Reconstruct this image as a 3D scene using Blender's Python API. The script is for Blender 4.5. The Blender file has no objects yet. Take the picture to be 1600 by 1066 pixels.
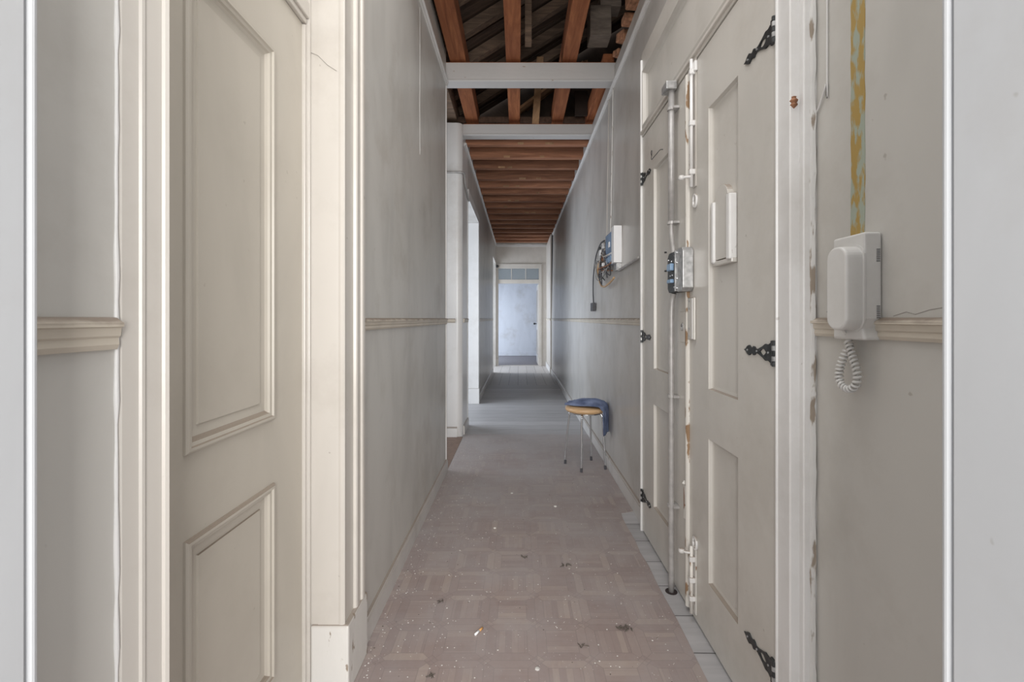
import bpy, bmesh, math, random
from mathutils import Vector, Matrix
random.seed(7)
R = math.radians
SC = bpy.context.scene
COL = SC.collection

# ------------------------------------------------------------------ camera, world, light
cam_data = bpy.data.cameras.new('camera')
cam_data.lens = 16.0; cam_data.sensor_width = 36.0
cam_data.shift_x = -0.00625; cam_data.shift_y = -0.0219
cam_data.clip_start = 0.02
cam = bpy.data.objects.new('camera', cam_data); COL.objects.link(cam)
cam.location = (0, 0, 1.2); cam.rotation_euler = (R(90), 0, 0)
SC.camera = cam
SC.view_settings.view_transform = 'Standard'
SC.view_settings.look = 'None'
SC.view_settings.gamma = 1.0
SC.view_settings.exposure = 1.12
SC.view_settings.use_curve_mapping = False

world = bpy.data.worlds.new('world'); SC.world = world
world.use_nodes = True
wb = world.node_tree.nodes['Background']
wb.inputs['Color'].default_value = (0.93, 0.96, 1.0, 1)
wb.inputs['Strength'].default_value = 0.40

def area(name, loc, rot, sx, sy, power, col):
    l = bpy.data.lights.new(name, 'AREA'); l.shape = 'RECTANGLE'
    l.size = sx; l.size_y = sy; l.energy = power; l.color = col
    o = bpy.data.objects.new(name, l); COL.objects.link(o)
    o.location = loc; o.rotation_euler = rot
    return o
# window of the room behind the camera (shines forward, +Y)
area('window_light_rear', (0.1, -1.6, 1.55), (R(90), 0, 0), 1.6, 1.8, 66, (1.0, 0.98, 0.95))
# unseen light added over the entrance end to brighten the corridor (shines down)
area('added_overhead_light', (0.08, 0.95, 3.45), (0, 0, 0), 1.1, 1.7, 12, (1.0, 0.98, 0.96))
# window at the end of the side passage (shines +X)
area('window_light_passage', (-1.9, 4.1, 1.45), (0, R(-90), 0), 2.4, 0.95, 10, (0.86, 0.92, 1.0))
# window of the side room beyond the second opening
area('window_light_side_room', (-1.9, 5.9, 1.3), (0, R(-90), 0), 2.3, 1.5, 28, (0.80, 0.89, 1.0))
# window beside the last opening on the left
area('window_light_far_opening', (-1.9, 10.7, 1.3), (0, R(-90), R(-8)), 2.2, 1.3, 38, (0.82, 0.90, 1.0))
# window of the room at the end of the corridor
area('window_light_end_room', (-1.9, 13.2, 1.0), (0, R(-90), R(25)), 1.6, 1.4, 36, (0.76, 0.86, 1.0))

# ------------------------------------------------------------------ materials
def new_mat(name):
    m = bpy.data.materials.new(name); m.use_nodes = True
    nt = m.node_tree
    return m, nt, nt.nodes['Principled BSDF'], nt.nodes, nt.links

def ramp(ns, stops):
    r = ns.new('ShaderNodeValToRGB')
    while len(r.color_ramp.elements) > 1: r.color_ramp.elements.remove(r.color_ramp.elements[0])
    r.color_ramp.elements[0].position = stops[0][0]; r.color_ramp.elements[0].color = stops[0][1]
    for p, c in stops[1:]:
        e = r.color_ramp.elements.new(p); e.color = c
    return r

def c4(c): return (c[0], c[1], c[2], 1)
def sc(c, f): return (min(1, c[0]*f), min(1, c[1]*f), min(1, c[2]*f), 1)

def paint(name, col, rough=0.42, stain=0.12, streak=(2.6, 2.6, 0.9), dirt=(0.30, 0.26, 0.21), dirt_amt=0.5, bump=0.05):
    m, nt, b, ns, lk = new_mat(name)
    tc = ns.new('ShaderNodeTexCoord')
    mp = ns.new('ShaderNodeMapping'); mp.inputs['Scale'].default_value = streak
    lk.new(tc.outputs['Object'], mp.inputs['Vector'])
    n1 = ns.new('ShaderNodeTexNoise'); n1.inputs['Scale'].default_value = 1.6; n1.inputs['Detail'].default_value = 6
    n1.inputs['Distortion'].default_value = 0.6
    lk.new(mp.outputs['Vector'], n1.inputs['Vector'])
    r1 = ramp(ns, [(0.28, sc(col, 1-stain)), (0.5, c4(col)), (0.75, sc(col, 1+stain*0.5))])
    lk.new(n1.outputs['Fac'], r1.inputs['Fac'])
    n2 = ns.new('ShaderNodeTexNoise'); n2.inputs['Scale'].default_value = 2.3; n2.inputs['Detail'].default_value = 9
    n2.inputs['Roughness'].default_value = 0.68
    lk.new(tc.outputs['Object'], n2.inputs['Vector'])
    r2 = ramp(ns, [(0.50, (0, 0, 0, 1)), (0.76, (dirt_amt,)*3+(1,))])
    lk.new(n2.outputs['Fac'], r2.inputs['Fac'])
    mx = ns.new('ShaderNodeMixRGB'); mx.inputs['Color2'].default_value = c4(dirt)
    lk.new(r2.outputs['Color'], mx.inputs['Fac']); lk.new(r1.outputs['Color'], mx.inputs['Color1'])
    # tiny dark specks
    n3 = ns.new('ShaderNodeTexNoise'); n3.inputs['Scale'].default_value = 34; n3.inputs['Detail'].default_value = 2
    lk.new(tc.outputs['Object'], n3.inputs['Vector'])
    r3 = ramp(ns, [(0.755, (0, 0, 0, 1)), (0.80, (0.4, 0.4, 0.4, 1))])
    lk.new(n3.outputs['Fac'], r3.inputs['Fac'])
    mx2 = ns.new('ShaderNodeMixRGB'); mx2.inputs['Color2'].default_value = (0.2, 0.16, 0.12, 1)
    lk.new(r3.outputs['Color'], mx2.inputs['Fac']); lk.new(mx.outputs['Color'], mx2.inputs['Color1'])
    lk.new(mx2.outputs['Color'], b.inputs['Base Color'])
    b.inputs['Roughness'].default_value = rough
    bp = ns.new('ShaderNodeBump'); bp.inputs['Strength'].default_value = bump; bp.inputs['Distance'].default_value = 0.02
    lk.new(n1.outputs['Fac'], bp.inputs['Height']); lk.new(bp.outputs['Normal'], b.inputs['Normal'])
    return m

def plain(name, col, rough=0.5, metal=0.0, var=0.15, scale=20):
    m, nt, b, ns, lk = new_mat(name)
    tc = ns.new('ShaderNodeTexCoord')
    n1 = ns.new('ShaderNodeTexNoise'); n1.inputs['Scale'].default_value = scale; n1.inputs['Detail'].default_value = 4
    lk.new(tc.outputs['Object'], n1.inputs['Vector'])
    r1 = ramp(ns, [(0.3, sc(col, 1-var)), (0.7, sc(col, 1+var))])
    lk.new(n1.outputs['Fac'], r1.inputs['Fac']); lk.new(r1.outputs['Color'], b.inputs['Base Color'])
    b.inputs['Roughness'].default_value = rough; b.inputs['Metallic'].default_value = metal
    return m

def wood(name, dark, light, scale=(2, 30, 30), rough=0.75):
    m, nt, b, ns, lk = new_mat(name)
    tc = ns.new('ShaderNodeTexCoord')
    mp = ns.new('ShaderNodeMapping'); mp.inputs['Scale'].default_value = scale
    lk.new(tc.outputs['Object'], mp.inputs['Vector'])
    n1 = ns.new('ShaderNodeTexNoise'); n1.inputs['Scale'].default_value = 1.0; n1.inputs['Detail'].default_value = 8
    n1.inputs['Roughness'].default_value = 0.65; n1.inputs['Distortion'].default_value = 0.8
    lk.new(mp.outputs['Vector'], n1.inputs['Vector'])
    r1 = ramp(ns, [(0.3, c4(dark)), (0.55, c4([(a+c)/2 for a, c in zip(dark, light)])), (0.72, c4(light))])
    lk.new(n1.outputs['Fac'], r1.inputs['Fac'])
    oi = ns.new('ShaderNodeObjectInfo')
    hs = ns.new('ShaderNodeHueSaturation')
    mr = ns.new('ShaderNodeMapRange'); mr.inputs['To Min'].default_value = 0.75; mr.inputs['To Max'].default_value = 1.2
    lk.new(oi.outputs['Random'], mr.inputs['Value']); lk.new(mr.outputs['Result'], hs.inputs['Value'])
    lk.new(r1.outputs['Color'], hs.inputs['Color']); lk.new(hs.outputs['Color'], b.inputs['Base Color'])
    b.inputs['Roughness'].default_value = rough
    bp = ns.new('ShaderNodeBump'); bp.inputs['Strength'].default_value = 0.3; bp.inputs['Distance'].default_value = 0.01
    lk.new(n1.outputs['Fac'], bp.inputs['Height']); lk.new(bp.outputs['Normal'], b.inputs['Normal'])
    return m

def mathn(ns, lk, op, a, b=None, c=None):
    n = ns.new('ShaderNodeMath'); n.operation = op
    for i, v in enumerate((a, b, c)):
        if v is None: continue
        if isinstance(v, (int, float)): n.inputs[i].default_value = v
        else: lk.new(v, n.inputs[i])
    return n.outputs[0]

def planks(name, col, axis, pitch, gap=0.03, var=0.14, line=(0.09, 0.085, 0.085), rough=0.5, butt=None):
    """floor boards: 'axis' is the coordinate the boards are counted along"""
    m, nt, b, ns, lk = new_mat(name)
    tc = ns.new('ShaderNodeTexCoord'); sp = ns.new('ShaderNodeSeparateXYZ')
    lk.new(tc.outputs['Object'], sp.inputs[0])
    other = {'X': 'Y', 'Y': 'X'}[axis]
    nz = ns.new('ShaderNodeTexNoise'); nz.inputs['Scale'].default_value = 1.5
    lk.new(tc.outputs['Object'], nz.inputs['Vector'])
    wob = mathn(ns, lk, 'MULTIPLY', nz.outputs['Fac'], 0.02)
    q = mathn(ns, lk, 'DIVIDE', mathn(ns, lk, 'ADD', sp.outputs[axis], wob), pitch)
    fr = mathn(ns, lk, 'FRACT', q); fl = mathn(ns, lk, 'FLOOR', q)
    ln = mathn(ns, lk, 'LESS_THAN', fr, gap)
    if butt:
        wn0 = ns.new('ShaderNodeTexWhiteNoise'); wn0.noise_dimensions = '1D'; lk.new(fl, wn0.inputs['W'])
        q2 = mathn(ns, lk, 'DIVIDE', mathn(ns, lk, 'ADD', sp.outputs[other], wn0.outputs['Value']), butt)
        ln = mathn(ns, lk, 'MAXIMUM', ln, mathn(ns, lk, 'LESS_THAN', mathn(ns, lk, 'FRACT', q2), 0.01))
    wn = ns.new('ShaderNodeTexWhiteNoise'); wn.noise_dimensions = '1D'; lk.new(fl, wn.inputs['W'])
    mp = ns.new('ShaderNodeMapping')
    mp.inputs['Scale'].default_value = (3, 26, 10) if axis == 'Y' else (26, 3, 10)
    lk.new(tc.outputs['Object'], mp.inputs['Vector'])
    n1 = ns.new('ShaderNodeTexNoise'); n1.inputs['Scale'].default_value = 1.2; n1.inputs['Detail'].default_value = 8
    lk.new(mp.outputs['Vector'], n1.inputs['Vector'])
    t = mathn(ns, lk, 'MULTIPLY_ADD', wn.outputs['Value'], 0.45, mathn(ns, lk, 'MULTIPLY', n1.outputs['Fac'], 0.75))
    r1 = ramp(ns, [(0.2, sc(col, 1-var)), (0.85, sc(col, 1+var))]); lk.new(t, r1.inputs['Fac'])
    mx = ns.new('ShaderNodeMixRGB'); mx.inputs['Color2'].default_value = c4(line)
    lk.new(ln, mx.inputs['Fac']); lk.new(r1.outputs['Color'], mx.inputs['Color1'])
    lk.new(mx.outputs['Color'], b.inputs['Base Color'])
    b.inputs['Roughness'].default_value = rough
    bp = ns.new('ShaderNodeBump'); bp.inputs['Strength'].default_value = 0.4; bp.inputs['Distance'].default_value = 0.01
    inv = mathn(ns, lk, 'SUBTRACT', 1.0, ln)
    lk.new(inv, bp.inputs['Height']); lk.new(bp.outputs['Normal'], b.inputs['Normal'])
    return m

def vinyl(name):
    m, nt, b, ns, lk = new_mat(name)
    tc = ns.new('ShaderNodeTexCoord'); sp = ns.new('ShaderNodeSeparateXYZ')
    lk.new(tc.outputs['Object'], sp.inputs[0])
    P = 0.187
    M = lambda op, a, b_=None, c=None: mathn(ns, lk, op, a, b_, c)
    qx = M('DIVIDE', M('ADD', sp.outputs['X'], 10.03), P); qy = M('DIVIDE', M('ADD', sp.outputs['Y'], 10.0), P)
    ix = M('FLOOR', qx); iy = M('FLOOR', qy)
    u = M('SUBTRACT', M('FRACT', qx), 0.5); v = M('SUBTRACT', M('FRACT', qy), 0.5)
    au = M('ABSOLUTE', u); av = M('ABSOLUTE', v)
    mxv = M('MAXIMUM', au, av); sm = M('ADD', au, av)
    diamond = M('GREATER_THAN', sm, 0.87)
    inner = M('LESS_THAN', mxv, 0.31)
    chk = M('MODULO', M('ADD', ix, iy), 2.0)
    sel = M('GREATER_THAN', chk, 0.5)
    # strips inside the square, direction alternating
    st = M('ADD', M('MULTIPLY', u, sel), M('MULTIPLY', v, M('SUBTRACT', 1.0, sel)))
    sidx = M('FLOOR', M('MULTIPLY', st, 8.0)); sfr = M('FRACT', M('MULTIPLY', st, 8.0))
    # border: direction by dominant axis
    dom = M('GREATER_THAN', au, av)
    bidx = M('ADD', M('MULTIPLY', dom, 3.0), M('GREATER_THAN', M('ADD', M('MULTIPLY', u, dom), M('MULTIPLY', v, M('SUBTRACT', 1.0, dom))), 0.0))
    outidx = M('ADD', bidx, 20.0)
    idx = M('ADD', M('MULTIPLY', inner, sidx), M('MULTIPLY', M('SUBTRACT', 1.0, inner), outidx))
    idx = M('ADD', M('MULTIPLY', M('SUBTRACT', 1.0, diamond), idx), M('MULTIPLY', diamond, 40.0))
    cv = ns.new('ShaderNodeCombineXYZ'); lk.new(ix, cv.inputs[0]); lk.new(iy, cv.inputs[1]); lk.new(idx, cv.inputs[2])
    wn = ns.new('ShaderNodeTexWhiteNoise'); wn.noise_dimensions = '3D'; lk.new(cv.outputs[0], wn.inputs['Vector'])
    col = ramp(ns, [(0.0, (0.245, 0.190, 0.178, 1)), (0.35, (0.282, 0.222, 0.206, 1)), (0.72, (0.306, 0.244, 0.224, 1)), (1.0, (0.365, 0.298, 0.262, 1))])
    # wood grain of the print
    mp = ns.new('ShaderNodeMapping'); mp.inputs['Scale'].default_value = (14, 60, 1); lk.new(tc.outputs['Object'], mp.inputs['Vector'])
    mp2 = ns.new('ShaderNodeMapping'); mp2.inputs['Scale'].default_value = (60, 14, 1); lk.new(tc.outputs['Object'], mp2.inputs['Vector'])
    vm = ns.new('ShaderNodeMixRGB'); lk.new(sel, vm.inputs['Fac']); lk.new(mp.outputs[0], vm.inputs['Color1']); lk.new(mp2.outputs[0], vm.inputs['Color2'])
    gr = ns.new('ShaderNodeTexNoise'); gr.inputs['Scale'].default_value = 1.3; gr.inputs['Detail'].default_value = 5; lk.new(vm.outputs[0], gr.inputs['Vector'])
    t = M('MULTIPLY_ADD', wn.outputs['Value'], 0.72, M('MULTIPLY', gr.outputs['Fac'], 0.42))
    lk.new(t, col.inputs['Fac'])
    # seams
    e1 = M('LESS_THAN', M('ABSOLUTE', M('SUBTRACT', mxv, 0.31)), 0.008)
    e2 = M('LESS_THAN', M('ABSOLUTE', M('SUBTRACT', sm, 0.87)), 0.010)
    e3 = M('MULTIPLY', inner, M('LESS_THAN', sfr, 0.05))
    e4 = M('MULTIPLY', M('SUBTRACT', 1.0, diamond), M('GREATER_THAN', mxv, 0.493))
    e5 = M('MULTIPLY', M('SUBTRACT', 1.0, inner), M('LESS_THAN', M('ABSOLUTE', M('SUBTRACT', au, av)), 0.008))
    seam = M('MAXIMUM', M('MAXIMUM', e1, e2), M('MAXIMUM', e3, M('MAXIMUM', e4, e5)))
    mx = ns.new('ShaderNodeMixRGB'); mx.inputs['Color2'].default_value = (0.185, 0.148, 0.142, 1)
    lk.new(M('MULTIPLY', seam, 0.45), mx.inputs['Fac']); lk.new(col.outputs['Color'], mx.inputs['Color1'])
    # dust and far light: grey film in patches
    n2 = ns.new('ShaderNodeTexNoise'); n2.inputs['Scale'].default_value = 2.2; n2.inputs['Detail'].default_value = 10; n2.inputs['Roughness'].default_value = 0.7
    lk.new(tc.outputs['Object'], n2.inputs['Vector'])
    # film thickens with distance: the far floor's brighter light put into the colour
    grow = ns.new('ShaderNodeMapRange'); grow.inputs['From Min'].default_value = 1.6; grow.inputs['From Max'].default_value = 4.6
    grow.inputs['To Min'].default_value = -0.06; grow.inputs['To Max'].default_value = 0.28; lk.new(sp.outputs['Y'], grow.inputs['Value'])
    r2 = ramp(ns, [(0.36, (0, 0, 0, 1)), (0.80, (0.85, 0.85, 0.85, 1))]); lk.new(M('ADD', n2.outputs['Fac'], grow.outputs[0]), r2.inputs['Fac'])
    mx2 = ns.new('ShaderNodeMixRGB'); mx2.inputs['Color2'].default_value = (0.37, 0.345, 0.345, 1)
    lk.new(r2.outputs['Color'], mx2.inputs['Fac']); lk.new(mx.outputs['Color'], mx2.inputs['Color1'])
    # fine pale specks of fallen plaster
    n3 = ns.new('ShaderNodeTexNoise'); n3.inputs['Scale'].default_value = 120; n3.inputs['Detail'].default_value = 1
    lk.new(tc.outputs['Object'], n3.inputs['Vector'])
    r3 = ramp(ns, [(0.74, (0, 0, 0, 1)), (0.78, (0.8, 0.8, 0.8, 1))]); lk.new(n3.outputs['Fac'], r3.inputs['Fac'])
    mx3 = ns.new('ShaderNodeMixRGB'); mx3.inputs['Color2'].default_value = (0.62, 0.58, 0.55, 1)
    lk.new(r3.outputs['Color'], mx3.inputs['Fac']); lk.new(mx2.outputs['Color'], mx3.inputs['Color1'])
    lk.new(mx3.outputs['Color'], b.inputs['Base Color'])
    b.inputs['Roughness'].default_value = 0.55
    return m

def chipped(name, base, under, scale=38, thr=0.6, soft=0.02, squash=(1, 1, 0.4), rough=0.5):
    """old paint with chips showing the layer below"""
    m, nt, b, ns, lk = new_mat(name)
    tc = ns.new('ShaderNodeTexCoord')
    mp = ns.new('ShaderNodeMapping'); mp.inputs['Scale'].default_value = squash; lk.new(tc.outputs['Object'], mp.inputs['Vector'])
    n = ns.new('ShaderNodeTexNoise'); n.inputs['Scale'].default_value = scale; n.inputs['Detail'].default_value = 5
    lk.new(mp.outputs[0], n.inputs['Vector'])
    r = ramp(ns, [(thr-soft, c4(base)), (thr+soft, c4(under))]); lk.new(n.outputs['Fac'], r.inputs['Fac'])
    lk.new(r.outputs['Color'], b.inputs['Base Color']); b.inputs['Roughness'].default_value = rough
    bp = ns.new('ShaderNodeBump'); bp.inputs['Strength'].default_value = 0.4; bp.inputs['Distance'].default_value = 0.004; bp.invert = True
    lk.new(n.outputs['Fac'], bp.inputs['Height']); lk.new(bp.outputs['Normal'], b.inputs['Normal'])
    return m

M_WALL_L = paint('painted_plaster_left', (0.56, 0.545, 0.515), 0.36, 0.14)
M_WALL_R = paint('painted_plaster_right', (0.52, 0.50, 0.475), 0.34, 0.15)
M_WALL_N = paint('painted_plaster_near', (0.565, 0.548, 0.515), 0.45, 0.09, dirt_amt=0.3)
M_JAMB = paint('painted_jamb', (0.50, 0.51, 0.525), 0.4, 0.07, dirt_amt=0.2)
M_TRIM = paint('painted_trim', (0.60, 0.565, 0.52), 0.28, 0.06, dirt_amt=0.3)
M_TRIM_W = paint('painted_trim_white', (0.74, 0.73, 0.72), 0.28, 0.06, dirt_amt=0.3)
M_DOOR_L = paint('painted_door_beige', (0.54, 0.50, 0.435), 0.36, 0.08, dirt_amt=0.2)
M_DOOR_R = paint('painted_door_grey', (0.58, 0.555, 0.515), 0.27, 0.08, dirt_amt=0.3)
M_DADO = paint('dado_paint', (0.60, 0.54, 0.455), 0.42, 0.12, dirt_amt=0.4)
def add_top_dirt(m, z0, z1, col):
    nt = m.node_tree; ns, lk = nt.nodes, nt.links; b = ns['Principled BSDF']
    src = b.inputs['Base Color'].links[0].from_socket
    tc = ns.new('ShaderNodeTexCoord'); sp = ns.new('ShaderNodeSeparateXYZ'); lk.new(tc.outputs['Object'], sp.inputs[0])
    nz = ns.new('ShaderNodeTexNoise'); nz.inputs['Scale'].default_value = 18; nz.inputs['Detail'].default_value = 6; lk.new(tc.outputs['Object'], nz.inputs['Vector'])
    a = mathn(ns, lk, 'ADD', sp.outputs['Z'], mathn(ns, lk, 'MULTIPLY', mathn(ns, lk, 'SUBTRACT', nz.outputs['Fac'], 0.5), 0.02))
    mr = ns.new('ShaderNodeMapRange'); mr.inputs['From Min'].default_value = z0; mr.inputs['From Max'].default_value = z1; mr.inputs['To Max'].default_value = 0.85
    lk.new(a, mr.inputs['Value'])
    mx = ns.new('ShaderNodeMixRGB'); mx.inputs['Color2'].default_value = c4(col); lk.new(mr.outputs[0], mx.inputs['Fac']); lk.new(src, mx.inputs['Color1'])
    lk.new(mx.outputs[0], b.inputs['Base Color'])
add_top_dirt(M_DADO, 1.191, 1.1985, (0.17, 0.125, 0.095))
M_BASE = paint('baseboard_paint', (0.60, 0.58, 0.56), 0.36, 0.10, dirt_amt=0.5)
M_CHIP = chipped('chipped_corner', (0.70, 0.68, 0.65), (0.30, 0.24, 0.19), 34, 0.66)
M_CHIP2 = chipped('chipped_bead', (0.72, 0.69, 0.64), (0.30, 0.19, 0.11), 26, 0.58)
M_CROSS = chipped('crossbeam_paint', (0.58, 0.57, 0.565), (0.34, 0.24, 0.17), 9, 0.72, squash=(1, 1, 3))
M_OCHRE = chipped('ochre_channel', (0.40, 0.27, 0.08), (0.36, 0.40, 0.33), 55, 0.53, 0.05, (1, 1, 0.35), 0.7)
M_PLASTER = chipped('plaster_crack', (0.66, 0.65, 0.63), (0.30, 0.25, 0.20), 45, 0.60, 0.03, (1, 1, 0.25), 0.7)
M_FLOOR = planks('grey_floor_boards', (0.37, 0.36, 0.365), 'Y', 0.205, 0.022, 0.22)
M_FLOOR2 = planks('grey_long_boards', (0.37, 0.355, 0.35), 'X', 0.17, 0.035, 0.10)
M_FLOOR3 = planks('lit_tone_floor_tiles', (0.50, 0.47, 0.45), 'X', 0.20, 0.035, 0.08, (0.2, 0.18, 0.17))  # paler than the boards: light from the last left opening painted in
M_FLOOR4 = plain('end_room_floor', (0.20, 0.18, 0.185), 0.5)
M_FLOORP = plain('passage_floor_boards', (0.20, 0.135, 0.105), 0.6)
M_VINYL = vinyl('parquet_print_vinyl')
M_BLUEWALL = paint('end_room_plaster', (0.56, 0.57, 0.60), 0.4, 0.08)
M_JOIST = wood('joist_red_brown', (0.22, 0.065, 0.025), (0.56, 0.21, 0.085), (22, 2.2, 22))
M_JOISTX = wood('cross_joist_brown', (0.22, 0.095, 0.055), (0.55, 0.26, 0.145), (1.8, 22, 22))
M_RAFTER = wood('rafter_dark', (0.08, 0.055, 0.04), (0.26, 0.175, 0.12), (3, 24, 24))
M_ROOF = wood('roof_boards_dark', (0.05, 0.035, 0.026), (0.20, 0.13, 0.09), (3, 16, 3))
M_PALEWD = wood('pale_wood_sunlit_tone', (0.28, 0.15, 0.08), (0.70, 0.44, 0.24), (5, 26, 5))  # pale warm tone paints the sunlight on the roof battens
M_BLOCK = wood('weathered_block', (0.14, 0.11, 0.09), (0.34, 0.28, 0.23), (4, 18, 18))
M_DARK = plain('dark_board', (0.03, 0.018, 0.013), 0.8)
M_BRICK = plain('rubble_brick', (0.33, 0.16, 0.09), 0.9, 0, 0.5, 30)
M_IRON = plain('dark_iron', (0.055, 0.058, 0.06), 0.38, 0.6, 0.4, 60)
M_STEEL = plain('tarnished_steel', (0.42, 0.42, 0.42), 0.35, 0.6, 0.3, 50)
M_CHROME = plain('chrome', (0.72, 0.74, 0.76), 0.18, 1.0, 0.08, 30)
M_RUST = chipped('painted_rusty_metal', (0.72, 0.70, 0.66), (0.25, 0.11, 0.05), 40, 0.60)
M_CONDUIT = plain('painted_conduit', (0.40, 0.385, 0.375), 0.38, 0.2, 0.15, 30)
M_IVORY = paint('ivory_plastic', (0.70, 0.69, 0.67), 0.35, 0.05, dirt_amt=0.25, bump=0.0)
M_WHITEPL = plain('white_plastic', (0.85, 0.85, 0.86), 0.3, 0, 0.02)
M_GLASSBL = plain('blue_meter_glass', (0.22, 0.33, 0.50), 0.08, 0.0, 0.25, 12)
M_BLACK = plain('black_rubber', (0.03, 0.03, 0.032), 0.5)
M_CABLE = plain('dark_cable', (0.07, 0.07, 0.08), 0.5)
M_SEAT = wood('varnished_plywood', (0.55, 0.34, 0.17), (0.80, 0.56, 0.33), (4, 26, 26), 0.3)
M_BLUE = plain('blue_fuse', (0.25, 0.38, 0.55), 0.3)
M_SPECK = plain('plaster_chips', (0.62, 0.60, 0.57), 0.8, 0, 0.3)
M_DIRT = plain('dark_crumbs', (0.10, 0.085, 0.07), 0.9, 0, 0.4)
M_HOLE = plain('dark_hole', (0.03, 0.02, 0.02), 0.9)

def cloth_mat():
    m, nt, b, ns, lk = new_mat('blue_denim_cloth')
    tc = ns.new('ShaderNodeTexCoord')
    n = ns.new('ShaderNodeTexNoise'); n.inputs['Scale'].default_value = 14; n.inputs['Detail'].default_value = 6
    lk.new(tc.outputs['Object'], n.inputs['Vector'])
    r = ramp(ns, [(0.3, (0.07, 0.095, 0.18, 1)), (0.7, (0.20, 0.245, 0.38, 1))]); lk.new(n.outputs['Fac'], r.inputs['Fac'])
    lk.new(r.outputs['Color'], b.inputs['Base Color']); b.inputs['Roughness'].default_value = 0.95
    return m
M_CLOTH = cloth_mat()

def glass_mat():
    m, nt, b, ns, lk = new_mat('transom_glass')
    b.inputs['Base Color'].default_value = (0.5, 0.54, 0.53, 1); b.inputs['Roughness'].default_value = 0.25
    b.inputs['Transmission Weight'].default_value = 0.85
    return m
M_GLASS = glass_mat()

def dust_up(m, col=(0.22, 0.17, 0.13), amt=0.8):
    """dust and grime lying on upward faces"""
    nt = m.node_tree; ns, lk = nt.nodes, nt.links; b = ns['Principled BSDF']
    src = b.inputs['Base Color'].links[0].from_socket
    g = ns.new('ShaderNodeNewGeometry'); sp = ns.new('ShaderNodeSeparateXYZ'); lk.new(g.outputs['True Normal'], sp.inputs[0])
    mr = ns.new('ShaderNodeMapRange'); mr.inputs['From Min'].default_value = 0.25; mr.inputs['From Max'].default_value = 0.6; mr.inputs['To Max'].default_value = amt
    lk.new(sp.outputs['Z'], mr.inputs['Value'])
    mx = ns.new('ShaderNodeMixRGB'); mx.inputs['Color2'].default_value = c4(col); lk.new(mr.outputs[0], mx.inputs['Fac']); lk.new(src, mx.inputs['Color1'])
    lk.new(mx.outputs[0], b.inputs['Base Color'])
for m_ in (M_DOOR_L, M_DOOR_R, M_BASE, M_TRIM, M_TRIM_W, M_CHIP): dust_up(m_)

# ------------------------------------------------------------------ helpers
def finish(name, bm, mat, parent=None, bevel=0, smooth=False, seg=2):
    bmesh.ops.remove_doubles(bm, verts=bm.verts, dist=1e-6)
    bmesh.ops.recalc_face_normals(bm, faces=bm.faces)
    me = bpy.data.meshes.new(name); bm.to_mesh(me); bm.free()
    o = bpy.data.objects.new(name, me); COL.objects.link(o)
    me.materials.append(mat)
    if smooth:
        for p in me.polygons: p.use_smooth = True
    if bevel:
        md = o.modifiers.new('bevel', 'BEVEL'); md.width = bevel; md.segments = seg; md.limit_method = 'ANGLE'
        md.angle_limit = R(40)
    if parent: 
        o.parent = parent
        o.matrix_parent_inverse = parent.matrix_world.inverted()
    return o

def bmnew(): return bmesh.new()
def box(bm, x0, x1, y0, y1, z0, z1, mat=None):
    vs = [bm.verts.new((x, y, z)) for x in (x0, x1) for y in (y0, y1) for z in (z0, z1)]
    if mat: 
        for v in vs: v.co = mat @ v.co
    f = [(0, 1, 3, 2), (4, 6, 7, 5), (0, 4, 5, 1), (2, 3, 7, 6), (0, 2, 6, 4), (1, 5, 7, 3)]
    for q in f: bm.faces.new([vs[i] for i in q])
def hexa(bm, pts):
    vs = [bm.verts.new(p) for p in pts]   # 4 bottom, 4 top
    for q in [(0, 1, 2, 3), (7, 6, 5, 4), (0, 4, 5, 1), (1, 5, 6, 2), (2, 6, 7, 3), (3, 7, 4, 0)]:
        bm.faces.new([vs[i] for i in q])
def prism(bm, prof, axis, a0, a1):
    """extrude a closed profile; prof points are the two coordinates other than axis (in xyz order)"""
    def P(p, a):
        if axis == 'Y': return (p[0], a, p[1])
        if axis == 'X': return (a, p[0], p[1])
        return (p[0], p[1], a)
    A = [bm.verts.new(P(p, a0)) for p in prof]; B = [bm.verts.new(P(p, a1)) for p in prof]
    n = len(prof)
    for i in range(n): bm.faces.new((A[i], A[(i+1) % n], B[(i+1) % n], B[i]))
    bm.faces.new(A); bm.faces.new(B[::-1])
def tube(bm, pts, r, n=10, caps=True):
    pts = [Vector(p) for p in pts]; rings = []
    rr = r if isinstance(r, (list, tuple)) else [r]*len(pts)
    up = Vector((0, 0, 1)); prev = None
    for i, p in enumerate(pts):
        if i == 0: t = pts[1]-pts[0]
        elif i == len(pts)-1: t = pts[-1]-pts[-2]
        else: t = pts[i+1]-pts[i-1]
        t.normalize()
        if prev is None:
            a = t.cross(up)
            if a.length < 1e-3: a = t.cross(Vector((1, 0, 0)))
        else: a = prev - t*prev.dot(t)
        a.normalize(); prev = a; b = t.cross(a)
        rings.append([bm.verts.new(p + (a*math.cos(2*math.pi*k/n)+b*math.sin(2*math.pi*k/n))*rr[i]) for k in range(n)])
    for i in range(len(rings)-1):
        for k in range(n):
            bm.faces.new((rings[i][k], rings[i][(k+1) % n], rings[i+1][(k+1) % n], rings[i+1][k]))
    if caps: bm.faces.new(rings[0]); bm.faces.new(rings[-1][::-1])
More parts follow.
